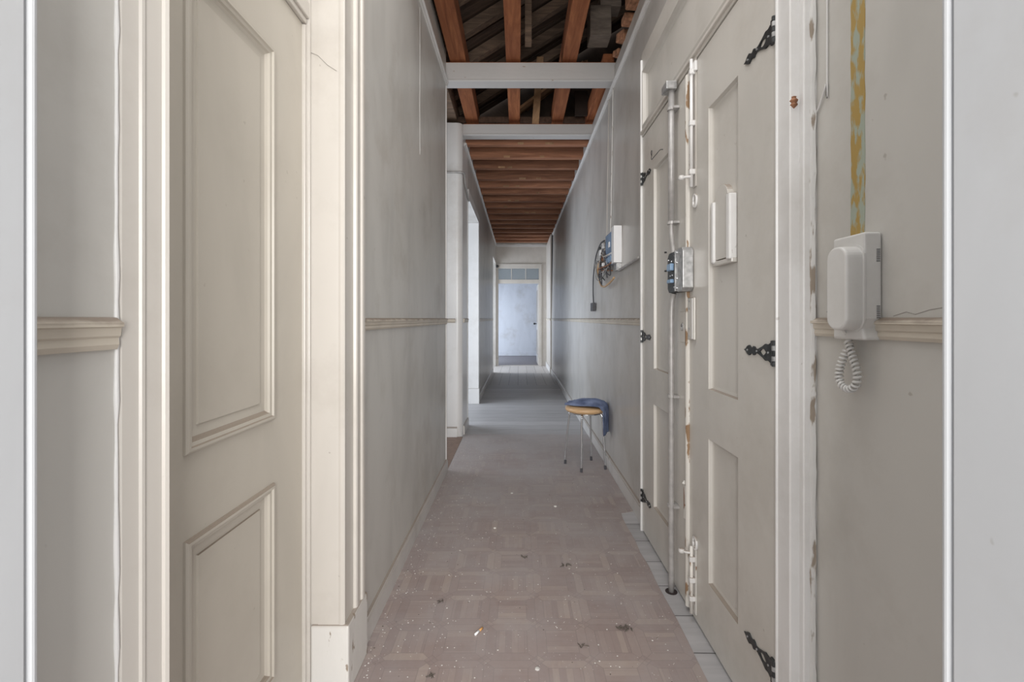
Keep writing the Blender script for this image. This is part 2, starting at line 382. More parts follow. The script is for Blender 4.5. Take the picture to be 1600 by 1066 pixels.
def lathe(bm, prof, c, n=32, mat=None):
    """profile (r,z) round the vertical axis at c"""
    rings = []
    for r, z in prof:
        if r < 1e-5: rings.append([bm.verts.new((c[0], c[1], c[2]+z))])
        else: rings.append([bm.verts.new((c[0]+r*math.cos(2*math.pi*k/n), c[1]+r*math.sin(2*math.pi*k/n), c[2]+z)) for k in range(n)])
    for a, b in zip(rings, rings[1:]):
        for k in range(n):
            k2 = (k+1) % n
            if len(a) == 1 and len(b) == 1: continue
            if len(a) == 1: bm.faces.new((a[0], b[k], b[k2]))
            elif len(b) == 1: bm.faces.new((a[k], a[k2], b[0]))
            else: bm.faces.new((a[k], a[k2], b[k2], b[k]))
def cyl(bm, p0, p1, r, n=16): tube(bm, [p0, p1], r, n)
def smoothpath(pts, n=8):
    P = [Vector(p) for p in pts]; out = []
    for i in range(len(P)-1):
        p0 = P[max(i-1, 0)]; p1 = P[i]; p2 = P[i+1]; p3 = P[min(i+2, len(P)-1)]
        for k in range(n):
            t = k/n
            out.append(0.5*((2*p1)+(-p0+p2)*t+(2*p0-5*p1+4*p2-p3)*t*t+(-p0+3*p1-3*p2+p3)*t**3))
    out.append(P[-1]); return out
def thing(name, label, cat, loc, group=None):
    o = bpy.data.objects.new(name, None); COL.objects.link(o); o.location = loc; o.empty_display_size = 0.05
    o['label'] = label; o['category'] = cat
    if group: o['group'] = group
    bpy.context.view_layer.update()
    return o
def tag(o, label, cat, group=None, kind=None):
    o['label'] = label; o['category'] = cat
    if group: o['group'] = group
    if kind: o['kind'] = kind
    return o
def struct(o, label=None, cat=None):
    o['kind'] = 'structure'
    if label: o['label'] = label
    if cat: o['category'] = cat
    return o
def sempty(name, loc, label, cat):
    o = thing(name, label, cat, loc); o['kind'] = 'structure'; return o

# ------------------------------------------------------------------ key measures (metres; camera at y=0)
XL, XR, XRT = -0.57, 0.73, 0.76        # wall faces; the right wall leans out a little towards its top
ZT, ZW = 3.05, 3.30                    # cornice height, wall top
YC1, YC2, YO1, YO2, YEND = 3.59, 4.61, 5.12, 6.41, 11.53
D0, D1 = 0.724, 1.456                  # left door opening

# ------------------------------------------------------------------ floor
b = bmnew(); box(b, -0.85, 1.0, -2.5, 8.2, -0.05, 0.0)
struct(finish('floor', b, M_FLOOR), 'grey painted floorboards laid across the corridor', 'floor')
b = bmnew(); box(b, -0.85, 1.0, 8.2, 10.0, -0.05, 0.0)
struct(finish('floor.001', b, M_FLOOR2), 'long grey floorboards before the pale strip', 'floor')
b = bmnew(); box(b, -0.85, 1.0, 10.0, YEND+0.05, -0.05, 0.0)
struct(finish('floor.002', b, M_FLOOR3), 'floor strip coloured pale as if lit, in front of the end doorway', 'floor')
b = bmnew(); box(b, -3.0, 3.0, YEND+0.05, 15.0, -0.05, -0.002)
struct(finish('floor.003', b, M_FLOOR4), 'dark floor of the room beyond the end doorway', 'floor')
YC1, YC2, YEND = 3.59, 4.61, 11.53
b = bmnew(); box(b, -3.2, -0.85, 3.0, 8.2, -0.05, 0.0); box(b, -2.3, -0.85, 8.2, YEND+.05, -0.05, 0.0); box(b, -0.85, -0.562, YC1, YC2, 0.0005, 0.0022); box(b, -1.3, -0.85, -0.5, 3.0, -0.05, 0)
struct(finish('floor.004', b, M_FLOORP), 'red brown floor of the side passage', 'floor')
b = bmnew(); 
edge = [(0.632, -0.6)]
y = -0.4
while y < 2.8: edge.append((0.628+random.uniform(-0.004, 0.004), y)); y += 0.13
edge += [(0.632, 2.80), (0.712, 2.83), (0.712, 4.70), (-0.555, 4.72), (-0.56, 3.6), (-0.556, -0.6)]
prism(b, edge, 'Z', 0.0, 0.0025)
tag(finish('vinyl_flooring', b, M_VINYL), 'worn brownish pink vinyl sheet printed like parquet, covering the near corridor floor', 'vinyl floor')
# ------------------------------------------------------------------ left wall
b = bmnew()
box(b, -0.80, XL, 0.44, D0, 0, ZW)
struct(finish('wall_left', b, M_WALL_N), 'short stretch of cream wall before the left door', 'wall')
b = bmnew()
box(b, -0.80, XL, D1, YC1, 0, ZW); box(b, -0.80, XL, D0, D1, 2.62, ZW)
struct(finish('wall_left.001', b, M_WALL_L, bevel=0.006), 'pale grey plaster wall between the left door and the side passage', 'wall')
# rounded pier between the passage and the second opening
b = bmnew()
r = 0.055
prof = [(-3.1, YC2)]
for k in range(0, 9):
    a = R(-90 + 90*k/8)
    prof.append((XL-r+r*math.cos(a), YC2+r+r*math.sin(a)))
prof += [(XL, YO1), (-0.80, YO1), (-0.80, YC2+0.2), (-3.1, YC2+0.2)]
prism(b, prof, 'Z', 0, 3.185)
o = finish('wall_left.002', b, M_TRIM_W)
struct(o, 'white pier with a rounded corner after the side passage', 'wall')
b = bmnew()
box(b, -0.80, XL, YO2+0.02, 10.15, 0, ZW); box(b, -0.80, XL, 10.15, YEND, 2.6, ZW); box(b, -0.80, XL, 11.45, YEND, 0, 2.6); box(b, -0.80, XL, YO1, YO2+0.02, 2.55, ZW)
struct(finish('wall_left.003', b, M_WALL_R), 'long grey wall running from the second opening to the corridor end', 'wall')
# passage and side room shells
b = bmnew()
box(b, -3.1, -0.80, YC1-0.12, YC1, 0, ZW); box(b, -3.2, -3.1, 3.3, 8.2, 0, ZW)
box(b, -3.1, -0.80, 8.0, 8.12, 0, ZW)
box(b, -2.3, -2.2, 8.2, YEND, 0, 3.0)
struct(finish('wall_left.004', b, M_WALL_L), 'walls of the rooms opening off the corridor on its left', 'wall')
b = bmnew(); box(b, -3.2, -0.80, YC2+0.1, 8.12, 2.9, 2.96)
box(b, -2.3, -0.80, 8.12, YEND+0.1, 2.9, 2.96)
struct(finish('ceiling.001', b, M_WALL_L), 'plaster ceiling of the left side room', 'ceiling')
# ------------------------------------------------------------------ right wall
def wr(z): return XR if z <= 1.2 else XR + (XRT-XR)*(z-1.2)/(ZT-1.2)
b = bmnew()
for (y0, y1, z0, z1) in ((2.62, YEND, 0, ZT), (1.2, 2.62, 2.66, ZT)):
    zs = [z for z in (z0, 1.2, z1) if z0 <= z <= z1]
    zs = sorted(set(zs))
    for za, zb in zip(zs, zs[1:]):
        hexa(b, [(wr(za), y0, za), (0.98, y0, za), (0.98, y1, za), (wr(za), y1, za),
                 (wr(zb), y0, zb), (0.98, y0, zb), (0.98, y1, zb), (wr(zb), y1, zb)])
box(b, wr(ZT), 0.98, 1.2, YEND, ZT, ZW-0.1)
struct(finish('wall_right', b, M_WALL_R), 'long grey plaster wall beyond the double door', 'wall')
b = bmnew(); box(b, 0.75, 0.98, 0.44, 1.146, 0, ZW)
struct(finish('wall_right.001', b, M_WALL_N), 'short cream wall that carries the intercom', 'wall')
# last stretch of the right wall (a shallow pier), side light put into its colour
b = bmnew(); box(b, 0.706, 0.731, 10.0, YEND, 0, ZT)
struct(finish('wall_right.002', b, M_TRIM), 'shallow pier coloured pale as if lit, on the right before the end doorway', 'wall')
# behind the double door
b = bmnew(); box(b, 0.80, 0.98, 1.178, 2.62, 0, 2.66)
struct(finish('wall_right.003', b, M_WALL_R), 'masonry behind the double door', 'wall')

# ------------------------------------------------------------------ camera-side doorway casing
b = bmnew()
def jamb(bm, s, xe):
    # s=+1 right, -1 left; xe distance of face from the axis
    xo = 0.76 if s > 0 else 0.60
    yf = xe/(1.078 if s < 0 else 0.949)
    prof = [(s*xo, 0.10), (s*xe, 0.10), (s*xe, yf-0.004), (s*(xe+0.003), yf-0.002), (s*(xe+0.003), yf)]
    for k in range(0, 9):
        a = math.pi*k/8
        prof.append((s*(xe+0.006-0.0065*math.sin(a)*1.0), yf+0.006-0.006*math.cos(a)))
    prof += [(s*(xe+0.02), yf+0.012), (s*(xe+0.02), 0.44), (s*xo, 0.44)]
    prism(bm, prof, 'Z', 0, 2.5)
jamb(b, -1, 0.492)
struct(finish('trim_2', b, M_JAMB), 'left edge of the doorway the view looks through', 'door casing')
b = bmnew(); jamb(b, 1, 0.440)
struct(finish('trim_3', b, M_JAMB), 'right edge of the doorway the view looks through', 'door casing')
b = bmnew(); box(b, -0.8, 0.98, 0.10, 0.44, 2.5, ZW)
struct(finish('wall_near', b, M_WALL_N), 'wall over the doorway the view looks through', 'wall')

# ------------------------------------------------------------------ cornices, dado rails, baseboards
def dado_prof(s, x, z=1.2):
    """moulded rail profile; x wall face, s direction into the corridor"""
    p = [(0, -0.043), (0.006, -0.043), (0.009, -0.036), (0.008, -0.027), (0.011, -0.024), (0.012, -0.013), (0.016, -0.011), (0.016, -0.006), (0.011, -0.003), (0.006, 0.001), (0, 0.002)]
    return [(x+s*a, z+c) for a, c in p]
def base_prof(s, x, h=0.095, t=0.014):
    p = [(0, 0), (t, 0), (t, h-0.018), (t*0.7, h-0.010), (t*0.7, h-0.004), (0, h)]
    return [(x+s*a, c) for a, c in p]
def corn_prof(s, x, z=ZT):
    p = [(0, -0.02), (0.008, -0.02), (0.012, -0.008), (0.022, -0.004), (0.022, 0.006), (0, 0.008)]
    return [(x+s*a, z+c) for a, c in p]
n = 3
def trim(prof, axis, a0, a1, mat, label, cat, name=None, bevel=0):
    global n
    n += 1
    b = bmnew(); prism(b, prof, axis, a0, a1)
    return struct(finish(name or 'trim_%d' % n, b, mat, bevel=bevel), label, cat)
trim(dado_prof(1, XL), 'Y', 0.445, 0.640, M_DADO, 'worn dado rail on the short wall left of the left door', 'dado rail')
trim(dado_prof(1, XL), 'Y', 1.636, YC1-0.002, M_DADO, 'dado rail between the left door and the side passage', 'dado rail')
trim(dado_prof(1, XL), 'Y', YC2+0.10, YO1-0.01, M_DADO, 'short dado rail on the pier after the passage', 'dado rail')
trim(dado_prof(1, XL), 'Y', YO2+0.16, 10.14, M_DADO, 'dado rail on the far left wall', 'dado rail')
trim([(YC2-0.001, 1.157), (YC2-0.02, 1.17), (YC2-0.025, 1.195), (YC2-0.001, 1.2)], 'X', -1.6, -0.64, M_DADO, 'dado rail on the passage side of the pier', 'dado rail')
trim(dado_prof(-1, XR), 'Y', 2.66, 9.99, M_DADO, 'long dado rail on the right wall beyond the double door', 'dado rail')
trim(dado_prof(-1, 0.706), 'Y', 10.0, YEND-0.01, M_DADO, 'dado rail on the pale pier at the corridor end', 'dado rail')
trim(dado_prof(-1, 0.75), 'Y', 0.445, 1.145, M_DADO, 'worn dado rail behind the intercom', 'dado rail')
trim(base_prof(1, XL), 'Y', 1.634, YC1-0.004, M_BASE, 'baseboard between the left door and the side passage', 'baseboard', 'baseboard_left')
trim(base_prof(1, XL), 'Y', YC2+0.1, YO1-0.01, M_BASE, 'baseboard on the pier after the passage', 'baseboard', 'baseboard_left.001')
trim(base_prof(1, XL), 'Y', YO2+0.16, 10.14, M_BASE, 'baseboard on the far left wall', 'baseboard', 'baseboard_left.002')
trim([(YC2-0.001, 0), (YC2-0.014, 0), (YC2-0.014, 0.09), (YC2-0.001, 0.105)], 'X', -1.6, -0.62, M_TRIM_W, 'baseboard facing the side passage', 'baseboard', 'baseboard_left.003')
trim(base_prof(-1, XR, 0.105, 0.016), 'Y', 2.66, 9.99, M_BASE, 'baseboard of the right wall beyond the double door', 'baseboard', 'baseboard_right')
trim(base_prof(-1, 0.706, 0.13), 'Y', 10.0, YEND-0.01, M_TRIM_W, 'baseboard of the pale pier', 'baseboard', 'baseboard_right.001')
trim(base_prof(-1, 0.75), 'Y', 0.445, 1.15, M_BASE, 'baseboard under the intercom', 'baseboard', 'baseboard_right.002')
trim(corn_prof(1, XL), 'Y', 1.0, YC1, M_TRIM_W, 'thin cornice along the near left wall', 'cornice')
trim(corn_prof(1, XL), 'Y', YC2+0.2, YEND-0.01, M_TRIM_W, 'thin cornice along the far left wall', 'cornice')
trim(corn_prof(-1, XRT), 'Y', 1.0, YEND-0.01, M_TRIM_W, 'thin cornice along the right wall', 'cornice')
# corner beads
b = bmnew(); box(b, XL-0.03, XL+0.006, YC1-0.018, YC1+0.006, 0.0, ZT+0.02)
struct(finish('trim_30', b, M_TRIM_W, bevel=0.005), 'white corner bead where the side passage opens', 'corner bead')
b = bmnew(); box(b, XL-0.03, XL+0.006, YO1-0.03, YO1+0.004, 0.0, 2.55)
struct(finish('trim_31', b, M_TRIM_W, bevel=0.005), 'white corner bead before the second opening', 'corner bead')
b = bmnew(); box(b, XL-0.03, XL+0.006, 10.12, 10.155, 0.0, 2.6)
struct(finish('trim_63', b, M_TRIM_W, bevel=0.005), 'white corner bead before the last opening on the left', 'corner bead')
# second opening casing
b = bmnew()
box(b, -0.80, XL+0.012, YO2, YO2+0.15, 0.215, 2.55); box(b, -0.80, XL+0.012, YO1, YO2+0.15, 2.55, 2.66)
box(b, -0.80, XL+0.018, YO2-0.008, YO2+0.155, 0, 0.215)
struct(finish('trim_32', b, M_TRIM_W, bevel=0.004), 'white casing of the second opening on the left', 'door casing')
# conduit wrapped on the pier
b = bmnew()
tube(b, smoothpath([(-0.9, YC2-0.014, 2.68), (-0.64, YC2-0.014, 2.68), (XL+0.0, YC2-0.01, 2.68), (XL+0.014, YC2+0.06, 2.675), (XL+0.014, YC2+0.14, 2.60), (XL+0.014, YC2+0.3, 2.56), (XL+0.014, YO1-0.02, 2.52)], 5), 0.011, 8)
tag(finish('pier_conduit', b, M_CONDUIT, smooth=True), 'thin painted conduit bent around the top of the white pier', 'conduit')

# ------------------------------------------------------------------ left door with deep casing
def ring(bm, mp, u0, u1, z0, z1, prof, cap=True):
    loops = []
    for i, d in prof:
        loops.append([bm.verts.new(mp(u, z, d)) for u, z in ((u0+i, z0+i), (u1-i, z0+i), (u1-i, z1-i), (u0+i, z1-i))])
    for a, c in zip(loops, loops[1:]):
        for k in range(4): bm.faces.new((a[k], a[(k+1) % 4], c[(k+1) % 4], c[k]))
    if cap: bm.faces.new(loops[-1])
def mbox(bm, mp, u0, u1, z0, z1, d0, d1):
    pts = [mp(u, z, d) for z in (z0, z1) for u, d in ((u0, d0), (u1, d0), (u1, d1), (u0, d1))]
    hexa(bm, pts)
def leaf(root, mp, u0, u1, zb, zt, pu0, pu1, panels, mat, prof, field, thick=0.035):
    """panelled door leaf: one mesh for stiles and rails, one for each panel, one for its moulding"""
    bm = bmnew()
    mbox(bm, mp, u0, pu0, zb, zt, -thick, 0); mbox(bm, mp, pu1, u1, zb, zt, -thick, 0)
    zs = [zb] + [z for p in panels for z in p] + [zt]
    for i in range(0, len(zs), 2): mbox(bm, mp, pu0, pu1, zs[i], zs[i+1], -thick, 0)
    finish('stiles_and_rails', bm, mat, root)
    for (z0, z1) in panels:
        bm = bmnew(); ring(bm, mp, pu0, pu1, z0, z1, prof, cap=False)
        mo = finish('panel_moulding', bm, mat, root)
        bm = bmnew(); i0, d0 = prof[-1]
        ring(bm, mp, pu0+i0, pu1-i0, z0+i0, z1-i0, [(0, d0)] + field)
        finish('panel', bm, mat, root)
XD = 0.682
mpL = lambda u, z, d: (-XD+d, u, z)
door1 = sempty('door_1', (-XD, 1.09, 0), 'tall beige panelled door set deep in the left wall', 'door')
leaf(door1, mpL, D0+0.004, D1-0.012, 0.01, 2.13, 0.925, 1.266, [(0.20, 0.744), (0.92, 1.948)], M_DOOR_L,
     [(0, 0), (0.001, 0.005), (0.006, 0.009), (0.012, 0.009), (0.014, 0.004), (0.022, 0.003), (0.024, -0.003), (0.030, -0.008)],
     [(0.022, -0.010), (0.0235, -0.006), (0.025, -0.006)])
# frame strips, lintel and over-door panel (structure of the opening)
b = bmnew()
box(b, -XD-0.05, -XD+0.02, D1-0.012, D1, 0, 2.6); box(b, -XD-0.05, -XD+0.010, D1-0.022, D1-0.012, 0, 2.13)
box(b, -XD-0.05, -XD+0.012, D0, D1-0.012, 2.133, 2.15); box(b, -XD-0.05, -XD+0.02, D0, D1-0.012, 2.15, 2.20)
box(b, -XD-0.05, -XD-0.01, D0, D1-0.012, 2.20, 2.6)
struct(finish('trim_33', b, M_TRIM, bevel=0.003), 'frame and over-door panel of the left door', 'door frame')
b = bmnew()
prof = [(-0.80, D1), (-0.64, D1), (-0.64, D1-0.002), (-0.575, D1-0.002), (-0.568, D1-0.004), (-0.560, D1-0.004), (-0.555, D1),
        (-0.555, D1+0.006), (-0.557, D1+0.010), (-0.557, D1+0.08), (-0.548, D1+0.082), (-0.545, D1+0.088), (-0.545, D1+0.104), (-0.549, D1+0.11),
        (-0.549, D1+0.125), (-0.543, D1+0.128), (-0.541, D1+0.134), (-0.541, D1+0.15), (-0.548, D1+0.16), (-0.56, D1+0.165), (-0.565, D1+0.178), (-0.57, D1+0.178), (-0.80, D1+0.178)]
prof = [(max(x, -0.80), y) for x, y in prof]
prism(b, prof, 'Z', 0.222, 2.7)
struct(finish('trim_34', b, M_TRIM), 'deep white casing on the far side of the left door', 'door casing')
b = bmnew(); box(b, -XD+0.02, -0.541, D1-0.008, D1+0.178, 0, 0.222)
o = finish('trim_35', b, M_CHIP, bevel=0.006); struct(o, 'chipped white plinth block under the left door casing', 'plinth')
b = bmnew()
prof = [(-0.80, 0.648), (-0.571, 0.648), (-0.566, 0.650), (-0.564, 0.676), (-0.5605, 0.678), (-0.560, 0.683), (-0.563, 0.686), (-0.561, 0.716), (-0.557, 0.718), (-0.5545, 0.723), (-0.557, 0.727), (-0.80, 0.727)]
prism(b, prof, 'Z', 0, 2.7)
struct(finish('trim_36', b, M_TRIM), 'moulded casing on the near side of the left door', 'door casing')
b = bmnew(); box(b, -0.8, -0.55, D0, D1+0.17, 2.6, 2.72)
struct(finish('trim_37', b, M_TRIM, bevel=0.006), 'casing over the left door', 'door casing')
# rough plaster line between near wall and casing
b = bmnew(); zz = 0
pts = []
while zz < 3: pts.append((XL+0.0005+random.uniform(-0.0004, 0.0004), 0.6445+random.uniform(-0.0003, 0.0003), zz)); zz += 0.035
tube(b, pts, [0.003+random.uniform(-0.001, 0.001) for _ in pts], 6)
struct(finish('trim_38', b, M_TRIM_W, smooth=True), 'rough plaster ridge beside the left door casing', 'plaster')

# ------------------------------------------------------------------ right double door
XP = 0.70
mpR = lambda u, z, d: (XP-d, u, z)
YM, YN, YF = 1.865, 1.235, 2.565
PR = [(0, 0.0), (0.001, -0.002), (0.0035, -0.0135), (0.009, -0.0155), (0.013, -0.016)]
doorN = sempty('door_2', (XP, YN, 0), 'near leaf of the grey double door on the right', 'door')
leaf(doorN, mpR, YN, YM-0.006, 0.012, 2.215, 1.451, 1.676, [(0.224, 0.757), (0.94, 1.976)], M_DOOR_R, PR, [(0.0, -0.016), (0.001, -0.016)])
doorF = sempty('door_3', (XP, YF, 0), 'far leaf of the grey double door on the right', 'door')
leaf(doorF, mpR, YM, YF, 0.012, 2.215, 2.125, 2.355, [(0.224, 0.757), (0.94, 1.976)], M_DOOR_R, PR, [(0.0, -0.016), (0.001, -0.016)])
b = bmnew()   # astragal on the far leaf covering the joint
prism(b, [(XP+0.001, YM-0.004), (XP-0.008, YM-0.004), (XP-0.012, YM+0.003), (XP-0.012, YM+0.012), (XP-0.007, YM+0.018), (XP+0.001, YM+0.018)], 'Z', 0.02, 2.2)
o = finish('astragal', b, M_CHIP2, doorF); o['label'] = 'chipped pale cover strip'
# iron hinges
def strap_hinge(root, yh, zc, sgn, w=0.165, knuckle=True):
    """strap along y from the hinge line yh, ornamental outline in (y,z)"""
    pr = [(0.0, 0.010), (0.012, 0.016), (0.02, 0.027), (0.03, 0.022), (0.045, 0.024), (0.06, 0.016), (0.085, 0.007), (0.098, 0.005), (0.104, 0.012), (0.113, 0.014),
          (0.118, 0.007), (0.126, 0.009), (0.137, 0.016), (0.150, 0.011), (0.157, 0.004), (0.168, 0.0)]
    k = w/0.168
    top = [(a*k, h) for a, h in pr]; bot = [(a*k, -h) for a, h in pr[::-1][1:]]
    out = top+bot
    bm = bmnew()
    # hole between 0.038 and 0.075: build as strips so the slot stays open
    def hh(a):
        for (a0, h0), (a1, h1) in zip(pr, pr[1:]):
            if a0 <= a <= a1: return h0+(h1-h0)*(a-a0)/(a1-a0)
        return 0
    N = 42
    for i in range(N):
        a0 = 0.168*i/N; a1 = 0.168*(i+1)/N
        h0 = max(hh(a0), 0.0006); h1 = max(hh(a1), 0.0006)
        am = (a0+a1)/2
        def slot(a): return max(0.0, 0.010*math.sin(math.pi*min(1, max(0, (a-0.040)/0.036)))) if 0.040 <= a <= 0.076 else 0
        s0, s1 = slot(a0), slot(a1)
        ya, yb = yh+sgn*a0*k, yh+sgn*a1*k
        for q in (1, -1):
            pts = [(XP-0.0005, ya, zc+q*s0), (XP-0.0005, yb, zc+q*s1), (XP-0.0005, yb, zc+q*h1), (XP-0.0005, ya, zc+q*h0)]
            pts2 = [(XP-0.0045, p[1], p[2]) for p in pts]
            hexa(bm, pts+pts2)
    h = finish('hinge', bm, M_IRON, root); h['label'] = 'black iron strap hinge'
    bm = bmnew()
    box(bm, XP-0.006, XP-0.0005, yh-0.002*sgn, yh+0.014*sgn, zc-0.034, zc+0.034)
    finish('hinge_plate', bm, M_IRON, h)
    for j in range(5):
        bm = bmnew(); z0 = zc-0.036+j*0.0144
        cyl(bm, (XP-0.007, yh-0.004*sgn, z0+0.0008), (XP-0.007, yh-0.004*sgn, z0+0.0136), 0.0055, 12)
        finish('hinge_knuckle', bm, M_STEEL if j % 2 else M_IRON, h, smooth=False)
    for a in (0.028, 0.09, 0.145):
        bm = bmnew(); cyl(bm, (XP-0.003, yh+sgn*a*k, zc), (XP-0.0065, yh+sgn*a*k, zc), 0.003, 10)
        finish('screw', bm, M_STEEL, h)
for zc in (1.985, 1.105, 0.235): strap_hinge(doorN, YN+0.004, zc, 1)
for zc in (1.985, 1.10, 0.205): strap_hinge(doorF, YF-0.004, zc, -1)
# bright reveal lines between leaf and frame, frames
b = bmnew()
prism(b, [(XP+0.10, YN-0.003), (XP+0.004, YN-0.003), (XP-0.006, YN-0.004), (XP-0.006, YN-0.009), (XP-0.002, YN-0.011), (XP-0.002, 1.173), (XP+0.001, 1.170), (XP+0.022, 1.170),
          (XP+0.022, 1.160), (XP+0.019, 1.158), (XP+0.019, 1.150), (XP+0.022, 1.148), (XP+0.022, 1.146), (XP+0.10, 1.146)], 'Z', 0, 2.70)
struct(finish('trim_39', b, M_TRIM_W), 'near jamb of the double door frame beside the intercom wall', 'door frame')
b = bmnew()
box(b, XP-0.010, XP+0.10, YF+0.003, YF+0.022, 0, 2.66); box(b, XP+0.002, XP+0.1, YF+0.022, YF+0.07, 0, 2.66)
struct(finish('trim_40', b, M_TRIM_W, bevel=0.003), 'far jamb of the double door frame', 'door frame')
b = bmnew()
box(b, XP-0.004, XP+0.10, YN-0.003, YF+0.003, 2.222, 2.262); box(b, XP-0.014, XP+0.02, YN-0.003, YF+0.003, 2.235, 2.25)
struct(finish('trim_41', b, M_TRIM, bevel=0.003), 'transom bar over the double door', 'door frame')
b = bmnew()
mbox(b, mpR, YN-0.003, YF+0.02, 2.60, 2.70, -0.1, 0.0)
ring(b, mpR, YN, YF+0.003, 2.262, 2.60, [(0, 0.0), (0.012, 0.006), (0.02, 0.006), (0.03, -0.012), (0.04, -0.02)])
mbox(b, mpR, YN, YF, 2.262, 2.60, -0.06, -0.04)
struct(finish('trim_42', b, M_DOOR_R), 'boarded transom panel over the double door', 'transom')
# little arched spy shutter on the near leaf
def arch(bm, y0, y1, z0, zs, x0, x1, n=14):
    pr = [(y0, z0), (y1, z0)]
    c = (y0+y1)/2; rr = (y1-y0)/2
    for k in range(n+1):
        a = math.pi*k/n; pr.append((c+rr*math.cos(a), zs+rr*math.sin(a)))
    prism(bm, pr, 'X', x0, x1)
b = bmnew(); arch(b, 1.515, 1.612, 1.405, 1.612, XP-0.003, XP+0.017)
sh = finish('spy_shutter', b, M_DOOR_R, doorN, bevel=0.002); sh['label'] = 'small arched shutter over the spyhole'
for (ya, yb) in ((1.487, 1.515), (1.612, 1.632)):
    b = bmnew(); box(b, XP-0.011, XP+0.017, ya, yb, 1.395, 1.615); finish('guide_rail', b, M_TRIM_W, sh, bevel=0.006, seg=3)
b = bmnew(); box(b, XP-0.004, XP+0.017, 1.487, 1.632, 1.385, 1.403); finish('guide_rail', b, M_DOOR_R, sh, bevel=0.004)
# espagnolette bolts on the near leaf
def bolt(z0, z1, zk, ring_z, lab):
    yb = 1.80
    bm = bmnew(); cyl(bm, (XP-0.016, yb, z0), (XP-0.016, yb, z1), 0.0065, 12)
    br = finish('door_bolt', bm, M_TRIM_W if z1 > 1 else M_CHIP2, doorN, smooth=True); br['label'] = lab
    bm = bmnew(); box(bm, XP-0.004, XP-0.0005, yb-0.016, yb+0.016, z0, z1); finish('backplate', bm, M_TRIM if z1 > 1 else M_RUST, br, bevel=0.002)
    for z in (z0+0.06, (z0+z1)/2, z1-0.05):
        bm = bmnew(); box(bm, XP-0.025, XP-0.002, yb-0.010, yb+0.010, z-0.011, z+0.011); finish('guide', bm, M_TRIM_W, br, bevel=0.004)
    bm = bmnew(); tube(bm, smoothpath([(XP-0.016, yb, zk), (XP-0.034, yb+0.004, zk), (XP-0.043, yb+0.012, zk)], 4), 0.006, 10)
    lathe(bm, [(0, -0.011), (0.010, -0.008), (0.013, 0), (0.010, 0.008), (0, 0.011)], (XP-0.049, yb+0.016, zk), 14)
    finish('bolt_knob', bm, M_TRIM_W, br, smooth=True)
    bm = bmnew(); pts = [(XP-0.004, yb+0.017*math.cos(a)-0.006, ring_z+0.024*math.sin(a)) for a in [2*math.pi*k/20 for k in range(21)]]
    tube(bm, pts, 0.005, 8); finish('finger_ring', bm, M_TRIM_W, br, smooth=True)
bolt(1.72, 2.225, 1.762, 1.665, 'long pale upper slide bolt')
bolt(0.035, 0.30, 0.275, 0.315, 'short rusty lower slide bolt')
b = bmnew(); box(b, XP-0.012, XP-0.0005, 1.775, 1.825, 2.17, 2.21); finish('bolt_keeper', b, M_TRIM_W, doorN, bevel=0.003)
b = bmnew(); box(b, XP-0.010, XP-0.0005, 1.79, 1.858, 1.115, 1.285)
lk_ = finish('rim_lock', b, M_DOOR_R, doorN, bevel=0.004); lk_['label'] = 'painted rim lock at the meeting edge'
b = bmnew(); box(b, XP-0.0125, XP-0.010, 1.802, 1.806, 1.12, 1.28); finish('lock_edge', b, M_TRIM_W, lk_)
for z in (1.13, 1.16, 1.24, 1.27):
    b = bmnew(); cyl(b, (XP-0.010, 1.835, z), (XP-0.0125, 1.835, z), 0.004, 10); finish('screw', b, M_STEEL, lk_)
# escutcheon and old key plate on the far leaf
b = bmnew(); box(b, XP-0.003, XP-0.0005, 1.91, 1.965, 1.10, 1.23)
es = finish('key_plate', b, M_DOOR_R, doorF, bevel=0.002)
b = bmnew(); tube(b, [(XP-0.004, 1.935+0.009*math.cos(a), 1.165+0.014*math.sin(a)) for a in [2*math.pi*k/16 for k in range(17)]], 0.003, 8)
finish('escutcheon', b, M_STEEL, es, smooth=True)
b = bmnew(); cyl(b, (XP-0.002, 1.935, 1.165), (XP-0.0042, 1.935, 1.165), 0.005, 12); finish('keyhole', b, M_BLACK, es)
b = bmnew(); box(b, XP-0.003, XP-0.0005, 1.905, 1.92, 0.36, 0.50)
es = finish('strike_plate', b, M_RUST, doorF, bevel=0.001); es['label'] = 'narrow rusty strike plate'
b = bmnew(); lathe(b, [(0, 0), (0.010, 0.008), (0, 0.022)], (XP-0.003, 1.912, 0.50), 4); finish('plate_tip', b, M_RUST, es)
# bent wire hook on the far leaf
b = bmnew()
tube(b, smoothpath([(XP-0.001, 2.20, 2.018), (XP-0.012, 2.203, 2.018), (XP-0.014, 2.22, 2.018), (XP-0.014, 2.32, 2.018), (XP-0.014, 2.345, 2.02), (XP-0.014, 2.345, 2.035), (XP-0.014, 2.335, 2.055), (XP-0.014, 2.345, 2.066), (XP-0.014, 2.355, 2.055), (XP-0.014, 2.345, 2.04)], 6), 0.0017, 6)
finish('wire_hook', b, M_IRON, doorF, smooth=True)
for (y, z) in ((2.20, 1.52), (2.20, 1.43)):
    b = bmnew(); cyl(b, (XP+0.016, y, z), (XP+0.006, y, z), 0.004, 8); finish('nail', b, M_IRON, doorF)

